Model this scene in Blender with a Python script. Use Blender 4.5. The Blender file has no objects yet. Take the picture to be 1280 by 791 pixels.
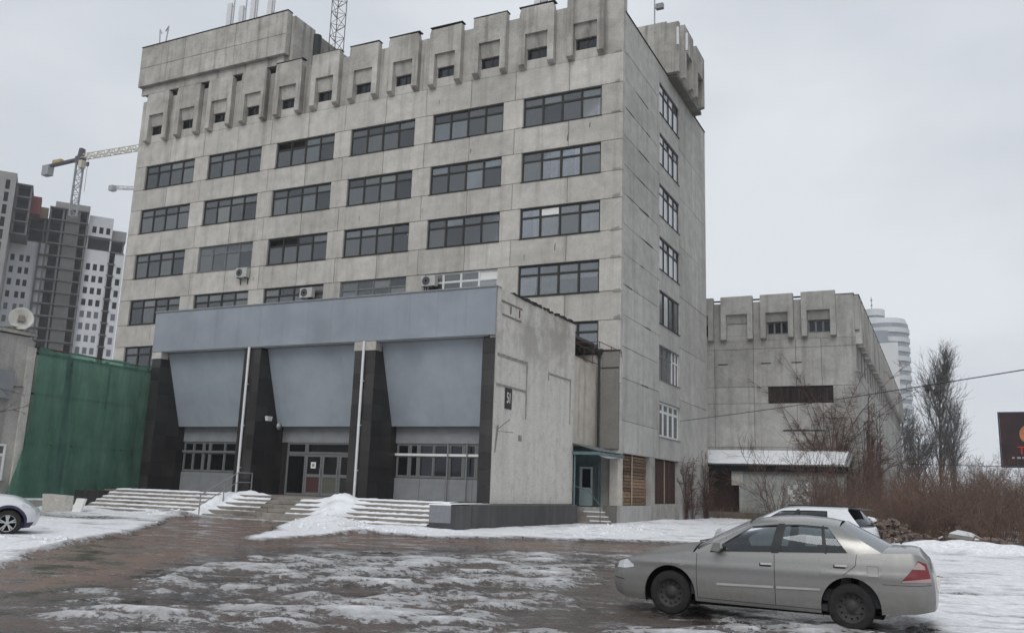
import bpy, math, random
import numpy as np
from mathutils import Vector, Matrix

random.seed(7)
SC = bpy.context.scene
COL = SC.collection

# ------------------------------------------------------------------ camera
YAW, PITCH, ROLL = -0.4577, 0.1945, 0.0337
CAM = Vector((15.6312, -45.3883, 1.6))
fw = Vector((math.sin(YAW)*math.cos(PITCH), math.cos(YAW)*math.cos(PITCH), math.sin(PITCH)))
rt = Vector((math.cos(YAW), -math.sin(YAW), 0))
up = rt.cross(fw)
r2 = rt*math.cos(ROLL)+up*math.sin(ROLL)
u2 = -rt*math.sin(ROLL)+up*math.cos(ROLL)
cd = bpy.data.cameras.new('camera')
cd.sensor_width = 36.0
cd.lens = 1097.75/1280*36.0
cd.clip_start = 0.1
cd.clip_end = 6000
cam = bpy.data.objects.new('camera', cd)
COL.objects.link(cam)
M4 = Matrix((r2, u2, -fw)).transposed().to_4x4()
M4.translation = CAM
cam.matrix_world = M4
SC.camera = cam

# ------------------------------------------------------------------ world (overcast winter sky)
SUN_EL, SUN_AZ = math.radians(42), math.radians(168)      # azimuth clockwise from +Y
W = bpy.data.worlds.new('World')
SC.world = W
W.use_nodes = True
wn = W.node_tree
for n in list(wn.nodes):
    wn.nodes.remove(n)
wo = wn.nodes.new('ShaderNodeOutputWorld')
bg = wn.nodes.new('ShaderNodeBackground')
bg.inputs['Strength'].default_value = 0.10
sky = wn.nodes.new('ShaderNodeTexSky')
sky.sky_type = 'NISHITA'
sky.sun_disc = False
sky.sun_elevation = SUN_EL
sky.sun_rotation = SUN_AZ
sky.air_density = 1.0
sky.dust_density = 3.0
hs = wn.nodes.new('ShaderNodeHueSaturation')
hs.inputs['Saturation'].default_value = 0.55
wn.links.new(sky.outputs[0], hs.inputs['Color'])
tcw = wn.nodes.new('ShaderNodeTexCoord')
mpw = wn.nodes.new('ShaderNodeMapping')
mpw.inputs['Scale'].default_value = (1.0, 1.0, 2.2)
wn.links.new(tcw.outputs['Generated'], mpw.inputs['Vector'])
nzw = wn.nodes.new('ShaderNodeTexNoise')
nzw.inputs['Scale'].default_value = 1.7
nzw.inputs['Detail'].default_value = 5
nzw.inputs['Roughness'].default_value = 0.5
wn.links.new(mpw.outputs[0], nzw.inputs['Vector'])
rpw = wn.nodes.new('ShaderNodeValToRGB')
rpw.color_ramp.elements[0].position = 0.32
rpw.color_ramp.elements[0].color = (5.7, 6.15, 6.8, 1)
rpw.color_ramp.elements[1].position = 0.68
rpw.color_ramp.elements[1].color = (8.6, 9.0, 9.5, 1)
wn.links.new(nzw.outputs['Fac'], rpw.inputs['Fac'])
mxw = wn.nodes.new('ShaderNodeMix')
mxw.data_type = 'RGBA'
mxw.inputs['Factor'].default_value = 0.93
wn.links.new(hs.outputs[0], mxw.inputs[6])
wn.links.new(rpw.outputs[0], mxw.inputs[7])
wn.links.new(mxw.outputs[2], bg.inputs['Color'])
wn.links.new(bg.outputs[0], wo.inputs[0])

# ------------------------------------------------------------------ sun behind the cloud
sl = bpy.data.lights.new('sun', 'SUN')
sl.energy = 1.3
sl.angle = math.radians(35)
sl.color = (1.0, 0.98, 0.95)
so = bpy.data.objects.new('sun', sl)
COL.objects.link(so)
sd = Vector((math.sin(SUN_AZ)*math.cos(SUN_EL), math.cos(SUN_AZ)*math.cos(SUN_EL), math.sin(SUN_EL)))
so.rotation_euler = sd.to_track_quat('Z', 'Y').to_euler()
so.location = (0, -30, 60)

SC.view_settings.view_transform = 'Standard'
SC.view_settings.look = 'None'
SC.view_settings.exposure = 0.0
SC.view_settings.gamma = 1.0
SC.view_settings.use_curve_mapping = False
SC.cycles.max_bounces = 6
SC.cycles.transparent_max_bounces = 24

# ------------------------------------------------------------------ materials
def nmat(name, rough=0.85, spec=0.3, metal=0.0):
    m = bpy.data.materials.new(name)
    m.use_nodes = True
    b = m.node_tree.nodes['Principled BSDF']
    b.inputs['Roughness'].default_value = rough
    b.inputs['Specular IOR Level'].default_value = spec
    b.inputs['Metallic'].default_value = metal
    return m, m.node_tree, b

def pos(nt, scale=(1, 1, 1), obj=False):
    if obj:
        g = nt.nodes.new('ShaderNodeTexCoord'); s = g.outputs['Object']
    else:
        g = nt.nodes.new('ShaderNodeNewGeometry'); s = g.outputs['Position']
    mp = nt.nodes.new('ShaderNodeMapping')
    mp.inputs['Scale'].default_value = scale
    nt.links.new(s, mp.inputs['Vector'])
    return mp.outputs[0]

def noise(nt, vec, scale, detail=4, rough=0.55):
    n = nt.nodes.new('ShaderNodeTexNoise')
    n.inputs['Scale'].default_value = scale
    n.inputs['Detail'].default_value = detail
    n.inputs['Roughness'].default_value = rough
    nt.links.new(vec, n.inputs['Vector'])
    return n.outputs['Fac']

def ramp(nt, fac, stops):
    r = nt.nodes.new('ShaderNodeValToRGB')
    e = r.color_ramp.elements
    while len(e) < len(stops):
        e.new(0.5)
    for i, (p, c) in enumerate(stops):
        e[i].position = p
        if not isinstance(c, (tuple, list)):
            c = (c, c, c)
        e[i].color = (c[0], c[1], c[2], 1)
    nt.links.new(fac, r.inputs['Fac'])
    return r.outputs[0]

def mix(nt, fac, a, b, blend='MIX'):
    m = nt.nodes.new('ShaderNodeMix')
    m.data_type = 'RGBA'
    m.blend_type = blend
    for k, v in ((0, fac), (6, a), (7, b)):
        if isinstance(v, (int, float)):
            if k == 0:
                m.inputs[0].default_value = v
            else:
                m.inputs[k].default_value = (v, v, v, 1)
        elif isinstance(v, (tuple, list)):
            m.inputs[k].default_value = (v[0], v[1], v[2], 1)
        else:
            nt.links.new(v, m.inputs[k])
    return m.outputs[2]

def math_(nt, op, a, b=None):
    m = nt.nodes.new('ShaderNodeMath')
    m.operation = op
    for i, v in enumerate((a, b)):
        if v is None:
            continue
        if isinstance(v, (int, float)):
            m.inputs[i].default_value = v
        else:
            nt.links.new(v, m.inputs[i])
    return m.outputs[0]

def bump(nt, b, h, strength=0.3, dist=0.02):
    n = nt.nodes.new('ShaderNodeBump')
    n.inputs['Strength'].default_value = strength
    n.inputs['Distance'].default_value = dist
    nt.links.new(h, n.inputs['Height'])
    nt.links.new(n.outputs[0], b.inputs['Normal'])

def objrand(nt):
    return nt.nodes.new('ShaderNodeObjectInfo').outputs['Random']

def weathered(name, base, dirt, rough=0.9, streak=0.5, blotch=0.5, rnd=0.08, obj=False, fine=14, bmp=0.25, big=0.16, spec=0.25, mott=0.55):
    """base colour with blotches, rain streaks, grain and a small tone change from piece to piece"""
    m, nt, b = nmat(name, rough, spec)
    p1 = pos(nt, (1, 1, 1), obj)
    p2 = pos(nt, (1.6, 1.6, 0.09), obj)
    n1 = noise(nt, p1, big, 6, 0.6)
    n2 = noise(nt, p2, 1.0, 6, 0.62)
    n3 = noise(nt, p1, fine, 4, 0.6)
    n4 = noise(nt, p1, 1.3, 5, 0.6)
    c = mix(nt, math_(nt, 'MULTIPLY', ramp(nt, n1, [(0.36, 0), (0.72, 1)]), blotch), base, dirt)
    c = mix(nt, math_(nt, 'MULTIPLY', ramp(nt, n2, [(0.5, 0), (0.74, 1)]), streak), c, dirt)
    c = mix(nt, mott, c, mix(nt, 1.0, c, ramp(nt, n4, [(0.3, 0.72), (0.7, 1.25)]), 'MULTIPLY'))
    c = mix(nt, 0.5, c, mix(nt, 1.0, c, ramp(nt, n3, [(0.3, 0.7), (0.7, 1.28)]), 'MULTIPLY'))
    if rnd:
        c = mix(nt, 1.0, c, ramp(nt, objrand(nt), [(0, 1-rnd), (1, 1+rnd)]), 'MULTIPLY')
    nt.links.new(c, b.inputs['Base Color'])
    if bmp:
        bump(nt, b, math_(nt, 'ADD', n3, n4), bmp, 0.02)
    return m

def flat(name, col, rough=0.6, spec=0.4, metal=0.0, var=0.12, scale=6, obj=True, rnd=0.0):
    m, nt, b = nmat(name, rough, spec, metal)
    p = pos(nt, (1, 1, 1), obj)
    n = noise(nt, p, scale, 5, 0.6)
    c = mix(nt, 1.0, col, ramp(nt, n, [(0.25, 1-var), (0.75, 1+var)]), 'MULTIPLY')
    if rnd:
        c = mix(nt, 1.0, c, ramp(nt, objrand(nt), [(0, 1-rnd), (1, 1+rnd)]), 'MULTIPLY')
    nt.links.new(c, b.inputs['Base Color'])
    return m

MT = {}
MT['concrete'] = weathered('concrete', (0.505, 0.488, 0.452), (0.25, 0.238, 0.215), streak=0.6, blotch=0.45, rnd=0.11)
MT['attic'] = weathered('attic_concrete', (0.47, 0.455, 0.42), (0.15, 0.14, 0.125), streak=0.95, blotch=0.6, rnd=0.12, big=0.4)
MT['side'] = weathered('side_concrete', (0.49, 0.48, 0.452), (0.21, 0.204, 0.19), streak=0.5, blotch=0.55, rnd=0.10)
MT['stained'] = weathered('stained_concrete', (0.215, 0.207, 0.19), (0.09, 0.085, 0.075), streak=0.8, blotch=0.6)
MT['right'] = weathered('annex_concrete', (0.45, 0.442, 0.42), (0.19, 0.184, 0.172), streak=0.8, blotch=0.5, rnd=0.09)
MT['old'] = weathered('old_concrete', (0.40, 0.388, 0.36), (0.16, 0.15, 0.135), streak=0.7, blotch=0.8, big=0.35)
MT['step'] = weathered('step_concrete', (0.27, 0.25, 0.225), (0.12, 0.10, 0.085), streak=0.3, blotch=0.8, big=0.6, rnd=0.12)
MT['granite'] = weathered('dark_granite', (0.022, 0.021, 0.021), (0.055, 0.05, 0.046), rough=0.42, streak=0.5, blotch=0.4, rnd=0.35, fine=60, bmp=0.05, spec=0.4)
MT['plinth'] = weathered('plinth_granite', (0.05, 0.05, 0.052), (0.12, 0.115, 0.11), rough=0.5, streak=0.7, blotch=0.5, rnd=0.2, fine=40, bmp=0.05)
MT['fascia'] = weathered('fascia_panel', (0.255, 0.28, 0.315), (0.20, 0.22, 0.25), rough=0.45, streak=0.5, blotch=0.25, rnd=0.02, fine=0.4, mott=0.08, bmp=0.0, spec=0.4)
MT['incline'] = weathered('inclined_panel', (0.30, 0.335, 0.375), (0.24, 0.268, 0.30), rough=0.45, streak=0.5, blotch=0.3, rnd=0.02, fine=0.4, mott=0.08, bmp=0.0, spec=0.4)
MT['interior'] = flat('room_interior', (0.20, 0.19, 0.175), 0.9, 0.1, var=0.45, scale=0.35, obj=False)
MT['roof'] = weathered('roof_felt', (0.07, 0.07, 0.07), (0.12, 0.12, 0.12))
MT['frame'] = flat('dark_window_frame', (0.033, 0.032, 0.030), 0.6, 0.3, var=0.3)
MT['frame_grey'] = flat('grey_window_frame', (0.15, 0.155, 0.155), 0.6, 0.3, var=0.2)
MT['frame_white'] = flat('white_window_frame', (0.68, 0.68, 0.67), 0.45, 0.4, var=0.08)
MT['metal_grey'] = flat('grey_painted_metal', (0.22, 0.23, 0.24), 0.5, 0.4, var=0.15, scale=2)
MT['curtain'] = flat('curtain_cloth', (0.82, 0.81, 0.78), 0.9, 0.1, var=0.15, scale=3, rnd=0.3)
MT['board_white'] = flat('white_board', (0.72, 0.72, 0.70), 0.7, 0.2, var=0.06)
MT['galv'] = flat('galvanised_steel', (0.33, 0.34, 0.35), 0.45, 0.5, 0.4, var=0.15)
MT['white_paint'] = flat('white_painted_metal', (0.62, 0.63, 0.64), 0.45, 0.4, var=0.1)
MT['black_iron'] = flat('black_iron', (0.02, 0.02, 0.02), 0.6, 0.4, var=0.3)
MT['rust'] = flat('rusty_iron', (0.10, 0.05, 0.032), 0.85, 0.2, var=0.5, scale=9)
MT['teal'] = weathered('teal_painted_metal', (0.115, 0.175, 0.185), (0.07, 0.10, 0.10), rough=0.55, streak=0.5, blotch=0.5, rnd=0.1, fine=8, bmp=0.0)
MT['tar'] = flat('roof_tar', (0.03, 0.028, 0.026), 0.9, 0.2, var=0.5)
MT['sign'] = flat('dark_sign_plate', (0.03, 0.028, 0.027), 0.6, 0.3, var=0.2)
MT['sign_white'] = flat('white_sign_paint', (0.72, 0.71, 0.68), 0.6, 0.3, var=0.08)
MT['ac_white'] = flat('aged_white_casing', (0.42, 0.42, 0.40), 0.6, 0.3, var=0.2)
MT['black'] = flat('near_black', (0.008, 0.008, 0.008), 0.8, 0.1, var=0.2)

def glassmat(name, tint, ior, rough, body, trans, vary=0.0):
    """old window glass: fresnel reflection over partly see-through dusty glass"""
    m = bpy.data.materials.new(name)
    m.use_nodes = True
    nt = m.node_tree
    nt.nodes.clear()
    out = nt.nodes.new('ShaderNodeOutputMaterial')
    tr = nt.nodes.new('ShaderNodeBsdfTransparent'); tr.inputs[0].default_value = (*tint, 1)
    df = nt.nodes.new('ShaderNodeBsdfDiffuse'); df.inputs[0].default_value = (*body, 1)
    gl = nt.nodes.new('ShaderNodeBsdfGlossy'); gl.inputs['Roughness'].default_value = rough
    gl.inputs[0].default_value = (0.9, 0.94, 1.0, 1)
    fr = nt.nodes.new('ShaderNodeFresnel'); fr.inputs[0].default_value = ior
    m1 = nt.nodes.new('ShaderNodeMixShader'); m1.inputs[0].default_value = trans
    m2 = nt.nodes.new('ShaderNodeMixShader')
    nt.links.new(df.outputs[0], m1.inputs[1]); nt.links.new(tr.outputs[0], m1.inputs[2])
    nt.links.new(fr.outputs[0], m2.inputs[0]); nt.links.new(m1.outputs[0], m2.inputs[1]); nt.links.new(gl.outputs[0], m2.inputs[2])
    nt.links.new(m2.outputs[0], out.inputs[0])
    if vary:
        rv = objrand(nt)
        nt.links.new(ramp(nt, rv, [(0, tuple(q*0.35 for q in body)), (0.45, body), (0.8, (0.21, 0.225, 0.215)), (1.0, (0.33, 0.345, 0.33))]), df.inputs[0])
        rm = nt.nodes.new('ShaderNodeMapRange'); rm.inputs[3].default_value = trans+0.12; rm.inputs[4].default_value = trans-0.3
        nt.links.new(rv, rm.inputs[0]); nt.links.new(rm.outputs[0], m1.inputs[0])
    return m
MT['glass'] = glassmat('window_glass', (0.97, 0.98, 0.98), 1.92, 0.03, (0.22, 0.235, 0.228), 0.87, 1.0)
MT['glass_dull'] = glassmat('dusty_window_glass', (0.8, 0.84, 0.85), 1.75, 0.14, (0.24, 0.255, 0.255), 0.6)
MT['glass_milky'] = glassmat('milky_window_glass', (0.8, 0.8, 0.8), 1.5, 0.1, (0.60, 0.61, 0.60), 0.12)  # pale, nearly opaque pane colour
MT['glass_dark'] = glassmat('dark_window_glass', (0.5, 0.52, 0.55), 1.5, 0.04, (0.02, 0.02, 0.022), 0.7)
MT['car_glass'] = glassmat('car_glass', (0.36, 0.41, 0.41), 1.65, 0.02, (0.05, 0.055, 0.055), 0.88)
MT['car_glass_sky_grey'] = glassmat('sky_grey_car_glass', (0.4, 0.45, 0.45), 1.6, 0.08, (0.26, 0.265, 0.26), 0.35)  # grey sky reflection of the rear window put into the diffuse colour
MT['car_glass_dark'] = glassmat('tinted_car_glass', (0.08, 0.09, 0.10), 1.5, 0.02, (0.015, 0.018, 0.02), 0.8)

def snowmat(name, base=(0.80, 0.82, 0.85), dirt=(0.48, 0.45, 0.42), amt=0.35):
    m, nt, b = nmat(name, 0.7, 0.25)
    p = pos(nt)
    n1 = noise(nt, p, 0.9, 6, 0.6); n2 = noise(nt, p, 9, 5, 0.65)
    c = mix(nt, math_(nt, 'MULTIPLY', ramp(nt, n1, [(0.5, 0), (0.75, 1)]), amt), base, dirt)
    c = mix(nt, math_(nt, 'MULTIPLY', ramp(nt, n2, [(0.58, 0), (0.72, 1)]), amt), c, dirt)
    nt.links.new(c, b.inputs['Base Color'])
    bump(nt, b, n2, 0.5, 0.05)
    return m
MT['snow'] = snowmat('snow', (0.79, 0.81, 0.84), (0.42, 0.38, 0.35), 0.6)
MT['snow_dirty'] = snowmat('dirty_snow', (0.70, 0.70, 0.71), (0.32, 0.28, 0.25), 0.75)

# ------------------------------------------------------------------ mesh helpers
class MB:
    def __init__(s):
        s.v = []; s.f = []; s.mi = []; s.cur = 0
    def face(s, pts):
        i = len(s.v); s.v += [tuple(p) for p in pts]; s.f.append(tuple(range(i, i+len(pts)))); s.mi.append(s.cur)
    def box(s, x0, x1, y0, y1, z0, z1):
        i = len(s.v)
        s.v += [(x0, y0, z0), (x1, y0, z0), (x1, y1, z0), (x0, y1, z0), (x0, y0, z1), (x1, y0, z1), (x1, y1, z1), (x0, y1, z1)]
        for q in ((0, 3, 2, 1), (4, 5, 6, 7), (0, 1, 5, 4), (1, 2, 6, 5), (2, 3, 7, 6), (3, 0, 4, 7)):
            s.f.append(tuple(i+k for k in q)); s.mi.append(s.cur)
        return s
    def prism(s, poly, axis, a, b):
        """polygon in the two other axes (in xyz order) extruded along axis from a to b"""
        def P(q, h):
            return {'x': (h, q[0], q[1]), 'y': (q[0], h, q[1]), 'z': (q[0], q[1], h)}[axis]
        n = len(poly); i = len(s.v)
        s.v += [P(q, a) for q in poly]+[P(q, b) for q in poly]
        s.f.append(tuple(i+k for k in range(n))[::-1]); s.mi.append(s.cur)
        s.f.append(tuple(i+n+k for k in range(n))); s.mi.append(s.cur)
        for k in range(n):
            j = (k+1) % n
            s.f.append((i+k, i+j, i+n+j, i+n+k)); s.mi.append(s.cur)
        return s
    def tube(s, p0, p1, r0, r1=None, n=8, cap=True):
        p0 = Vector(p0); p1 = Vector(p1); r1 = r0 if r1 is None else r1
        d = (p1-p0)
        if d.length < 1e-6:
            return s
        d.normalize()
        a = d.orthogonal().normalized(); b = d.cross(a)
        i = len(s.v)
        for p, r in ((p0, r0), (p1, r1)):
            for k in range(n):
                t = 2*math.pi*k/n
                s.v.append(tuple(p+a*math.cos(t)*r+b*math.sin(t)*r))
        for k in range(n):
            j = (k+1) % n
            s.f.append((i+k, i+j, i+n+j, i+n+k)); s.mi.append(s.cur)
        if cap:
            s.f.append(tuple(i+k for k in range(n))[::-1]); s.mi.append(s.cur)
            s.f.append(tuple(i+n+k for k in range(n))); s.mi.append(s.cur)
        return s
    def path(s, pts, r, n=6):
        for a, b in zip(pts[:-1], pts[1:]):
            s.tube(a, b, r, n=n)
        return s
    def bar(s, p0, p1, w, h):
        """rectangular bar from p0 to p1"""
        p0 = Vector(p0); p1 = Vector(p1); d = (p1-p0).normalized()
        u = Vector((0, 0, 1)) if abs(d.z) < 0.95 else Vector((0, 1, 0))
        a = d.cross(u).normalized()*w/2; b = a.cross(d).normalized()*h/2
        i = len(s.v)
        for p in (p0, p1):
            s.v += [tuple(p-a-b), tuple(p+a-b), tuple(p+a+b), tuple(p-a+b)]
        for q in ((0, 3, 2, 1), (4, 5, 6, 7), (0, 1, 5, 4), (1, 2, 6, 5), (2, 3, 7, 6), (3, 0, 4, 7)):
            s.f.append(tuple(i+k for k in q)); s.mi.append(s.cur)
        return s
    def lathe(s, prof, n=24, axis='z', c=(0, 0, 0)):
        i = len(s.v); m = len(prof)
        for k in range(n):
            t = 2*math.pi*k/n
            for r, h in prof:
                q = (r*math.cos(t), r*math.sin(t), h)
                if axis == 'y':
                    q = (q[0], q[2], q[1])
                if axis == 'x':
                    q = (q[2], q[0], q[1])
                s.v.append((q[0]+c[0], q[1]+c[1], q[2]+c[2]))
        for k in range(n):
            j = (k+1) % n
            for a in range(m-1):
                s.f.append((i+k*m+a, i+j*m+a, i+j*m+a+1, i+k*m+a+1)); s.mi.append(s.cur)
        return s
    def grid(s, P, close=False):
        """P: rows of points"""
        i = len(s.v); m = len(P[0])
        for row in P:
            s.v += [tuple(q) for q in row]
        for a in range(len(P)-1):
            for b in range(m-1):
                s.f.append((i+a*m+b, i+a*m+b+1, i+(a+1)*m+b+1, i+(a+1)*m+b)); s.mi.append(s.cur)
        return s
    def mesh(s, name, mats, smooth=False):
        me = bpy.data.meshes.new(name)
        me.from_pydata(s.v, [], s.f)
        if not isinstance(mats, (list, tuple)):
            mats = [mats]
        for m in mats:
            me.materials.append(m)
        if len(mats) > 1:
            me.polygons.foreach_set('material_index', s.mi)
        if smooth:
            me.polygons.foreach_set('use_smooth', [True]*len(me.polygons))
        me.update()
        return me
    def build(s, name, mats, parent=None, loc=(0, 0, 0), smooth=False, rz=0):
        return link(name, s.mesh(name, mats, smooth), parent, loc, rz)

def link(name, me, parent=None, loc=(0, 0, 0), rz=0, rot=None):
    o = bpy.data.objects.new(name, me)
    COL.objects.link(o)
    o.location = loc
    o.rotation_euler = rot if rot else (0, 0, rz)
    if parent is not None:
        o.parent = parent
        if parent.type == 'EMPTY' and not parent.get('_local'):
            o.matrix_parent_inverse = (Matrix.Translation(parent.location) @ Matrix.Rotation(parent.rotation_euler[2], 4, 'Z')).inverted()
    return o

def tag(o, label=None, cat=None, group=None, kind=None):
    if label: o['label'] = label
    if cat: o['category'] = cat
    if group: o['group'] = group
    if kind: o['kind'] = kind
    return o

def thing(name, label, cat, loc=(0, 0, 0), group=None, rz=0):
    o = bpy.data.objects.new(name, None)
    COL.objects.link(o)
    o.empty_display_size = 0.3
    o.location = loc
    o.rotation_euler = (0, 0, rz)
    return tag(o, label, cat, group)

_bc = {}
def boxmesh(name, dx, dy, dz, mat, bev=0.0):
    """a box with its corner at the origin, chamfered on its front (-y) edges; meshes are shared between alike pieces"""
    k = (name, round(dx, 3), round(dy, 3), round(dz, 3), mat.name, bev)
    if k not in _bc:
        m = MB()
        if bev:
            b = bev
            m.v = [(0, b, 0), (dx, b, 0), (dx, dy, 0), (0, dy, 0), (0, b, dz), (dx, b, dz), (dx, dy, dz), (0, dy, dz),
                   (b, 0, b), (dx-b, 0, b), (dx-b, 0, dz-b), (b, 0, dz-b)]
            m.f = [(0, 3, 2, 1), (4, 5, 6, 7), (1, 2, 6, 5), (2, 3, 7, 6), (3, 0, 4, 7), (8, 9, 10, 11),
                   (0, 1, 9, 8), (1, 5, 10, 9), (5, 4, 11, 10), (4, 0, 8, 11)]
            m.mi = [0]*len(m.f)
        else:
            m.box(0, dx, 0, dy, 0, dz)
        _bc[k] = m.mesh(name, mat)
    return _bc[k]

def panel(parent, name, x0, x1, y, t, z0, z1, mat, bev=0.012, gap=0.012, jit=0.0):
    """wall piece facing -y"""
    j = random.uniform(-jit, jit)
    return link(name, boxmesh(name, x1-x0-2*gap, t, z1-z0-2*gap, mat, bev), parent, (x0+gap, y+j, z0+gap))

def panel_s(parent, name, y0, y1, x, t, z0, z1, mat, bev=0.012, gap=0.012, jit=0.0):
    """wall piece facing +x"""
    j = random.uniform(-jit, jit)
    return link(name, boxmesh(name, y1-y0-2*gap, t, z1-z0-2*gap, mat, bev), parent, (x+j, y0+gap, z0+gap), math.pi/2)

# smooth value noise for shaping ground and snow
_rs = np.random.RandomState(3)
_tab = _rs.rand(256, 256)
def vnoise(x, y):
    xi = np.floor(x).astype(int); yi = np.floor(y).astype(int)
    fx = x-xi; fy = y-yi
    fx = fx*fx*(3-2*fx); fy = fy*fy*(3-2*fy)
    a = _tab[xi % 256, yi % 256]; b = _tab[(xi+1) % 256, yi % 256]
    c = _tab[xi % 256, (yi+1) % 256]; d = _tab[(xi+1) % 256, (yi+1) % 256]
    return (a*(1-fx)+b*fx)*(1-fy)+(c*(1-fx)+d*fx)*fy
def fbm(x, y, o=4):
    s = 0; a = 0.5; t = 0
    for k in range(o):
        s = s+a*vnoise(x*2**k+17*k, y*2**k+31*k); t += a; a *= 0.5
    return s/t
def inpoly(x, y, poly):
    r = np.zeros(x.shape, bool); n = len(poly)
    for i in range(n):
        x0, y0 = poly[i]; x1, y1 = poly[(i+1) % n]
        c = ((y0 > y) != (y1 > y))
        with np.errstate(divide='ignore', invalid='ignore'):
            xx = (x1-x0)*(y-y0)/(y1-y0+1e-12)+x0
        r ^= c & (x < xx)
    return r
def blur(a, n):
    for _ in range(n):
        a = (np.roll(a, 1, 0)+a+np.roll(a, -1, 0))/3
        a = (np.roll(a, 1, 1)+a+np.roll(a, -1, 1))/3
    return a
# ================================================================== ground
GX0, GX1, GY0, GY1, GS = -36.0, 36.0, -46.0, 34.0, 0.16
gx = np.arange(GX0, GX1+1e-6, GS); gy = np.arange(GY0, GY1+1e-6, GS)
X, Y = np.meshgrid(gx, gy, indexing='ij')
S = np.full(X.shape, 0.16)
def region(poly, val, b):
    global S
    m = blur(inpoly(X, Y, poly).astype(float), b)
    S = S*(1-m)+val*m
# everything away from the trodden yard lies under snow
region([(-36, -46), (36, -46), (36, 34), (-36, 34)], 0.92, 1)
# the brown wet yard and drive
region([(-13.2, -16.9), (-7.2, -16.5), (-4.6, -19.0), (0.6, -20.6), (3.0, -17.8), (5.0, -16.0), (7.5, -14.5), (9.0, -17.5), (10.4, -22.5), (13.2, -29.0), (15.2, -32.0), (16.4, -36), (16, -46), (2, -46), (3.0, -37.5), (0.9, -35.2), (-1.6, -32.4), (-5.0, -27.6), (-8.9, -22.9), (-12.6, -18.8)], 0.14, 3)
# trampled ice with tyre streaks in the middle of the yard
region([(5.0, -37.0), (3.2, -33.6), (2.0, -29.9), (2.2, -27.4), (4.9, -24.9), (6.6, -22.2), (8.2, -22.4), (9.4, -27.0), (10.6, -31.6), (13.0, -34.4), (13.5, -37.0), (10.5, -39.5), (8.0, -40.5)], 0.49, 4)
region([(0.6, -21.5), (3.4, -18.8), (5.2, -18.6), (2.6, -22.2)], 0.34, 3)
region([(10.6, -33.0), (15.5, -33.0), (15.5, -36.5), (11.0, -36.5)], 0.42, 3)
# worn grey wheel track through the left snow
region([(-30, -20.0), (-13, -20.2), (-9.5, -21.5), (-12, -22.6), (-30, -23.4)], 0.60, 4)
region([(-30, -19.0), (-16, -19.2), (-15, -19.7), (-30, -19.7)], 0.50, 1)
# snow ridge before the right-hand steps
region([(-1.4, -26.6), (-3.4, -23.6), (-6.9, -18.4), (-6.4, -16.4), (0.6, -16.4), (1.6, -18.4), (0.6, -19.4), (-2.0, -20.6)], 0.97, 3)
# bed of dead grass and earth beside the annex and the thicket
region([(9.5, -3.5), (16.5, -10.5), (36, -10.5), (36, 34), (6, 34), (7.5, 14)], 0.46, 5)
region([(16, -31.5), (15.2, -25), (16.0, -18), (36, -18), (36, -46), (18.5, -46)], 0.86, 3)
region([(14.2, -34.6), (22, -33.0), (22, -32.5), (14.2, -34.0)], 0.5, 1)
ca, sa = math.cos(-YAW), math.sin(-YAW)
U = X*ca+Y*sa; V = -X*sa+Y*ca                        # along / across the streaks
n1 = fbm(U*0.75, V*0.95, 5); n2 = fbm(U*2.2+40, V*2.6, 4); n3 = fbm(X*0.25+9, Y*0.25, 3)
S = S+(n1-0.5)*0.70+(n2-0.5)*0.46+(n3-0.5)*0.22
# tyre ruts: pairs of long shallow curves pressed into the ice
RUT = np.zeros(X.shape); RIDGE = np.zeros(X.shape)
rs_ = np.random.RandomState(12)
for k in range(9):
    v0 = -41.5+1.45*k+rs_.uniform(-0.5, 0.5); cv = rs_.uniform(-0.012, 0.006); u0 = rs_.uniform(-8, -3); tl = rs_.uniform(-0.10, 0.12)
    for off in (0, 1.38):
        d = V-(v0+off+tl*(U-u0)*0.35+cv*(U-u0)**2*0.35)+0.10*np.sin(U*0.9+k)
        RUT = np.maximum(RUT, np.exp(-(d/0.11)**2)*(0.55+0.45*vnoise(U*0.6+k*9, V*0+k)))
        RIDGE = np.maximum(RIDGE, np.exp(-((np.abs(d)-0.24)/0.09)**2))
yard = ((S > 0.2) & (S < 0.95)).astype(float)
yard = blur(yard, 3)
S = S-RUT*0.42*yard+RIDGE*0.10*yard
cov = np.clip((S-0.44)/0.22, 0, 1)
lump = fbm(X*1.1+5, Y*1.1, 4); fine = fbm(X*3.3, Y*3.3, 3)
H = -0.02*RUT*yard+0.018*RIDGE*yard*cov+cov*(0.035+0.05*np.clip(lump-0.35, 0, 1)+0.035*fine)
def mound(cx, cy, rx, ry, h, a=0.0):
    c, s = math.cos(a), math.sin(a)
    dx, dy = X-cx, Y-cy
    q = ((dx*c+dy*s)/rx)**2+((-dx*s+dy*c)/ry)**2
    return h*np.exp(-q*1.4)*(0.65+0.7*lump)
for a in ((-3.2, -20.0, 3.2, 1.2, 0.16, -0.6), (-5.6, -17.9, 1.8, 1.0, 0.34, -0.4), (-2.2, -17.6, 3.4, 0.7, 0.14, 0),
          (-14.2, -17.3, 1.6, 0.8, 0.22, 0.1), (-8.6, -21.3, 4.6, 0.7, 0.15, -0.75), (-2.0, -31.0, 4.5, 0.7, 0.13, -0.85), (-4.6, -26.5, 3.5, 0.7, 0.10, -0.85),
          (2.2, -10.0, 1.0, 6.0, 0.14, 0), (3.6, -6.0, 1.6, 7.0, 0.15, -0.1), (1.2, 4, 0.9, 6, 0.16, 0),
          (-19.5, -17.6, 3, 0.6, 0.2, 0), (15.6, -12.3, 2.6, 0.7, 0.30, 0), (19.5, -12.0, 4.0, 0.8, 0.32, 0.1), (12.2, -7.0, 1.8, 1.6, 0.25, 0)):
    H = H+mound(*a)*np.clip(cov+0.4, 0, 1)
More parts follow.
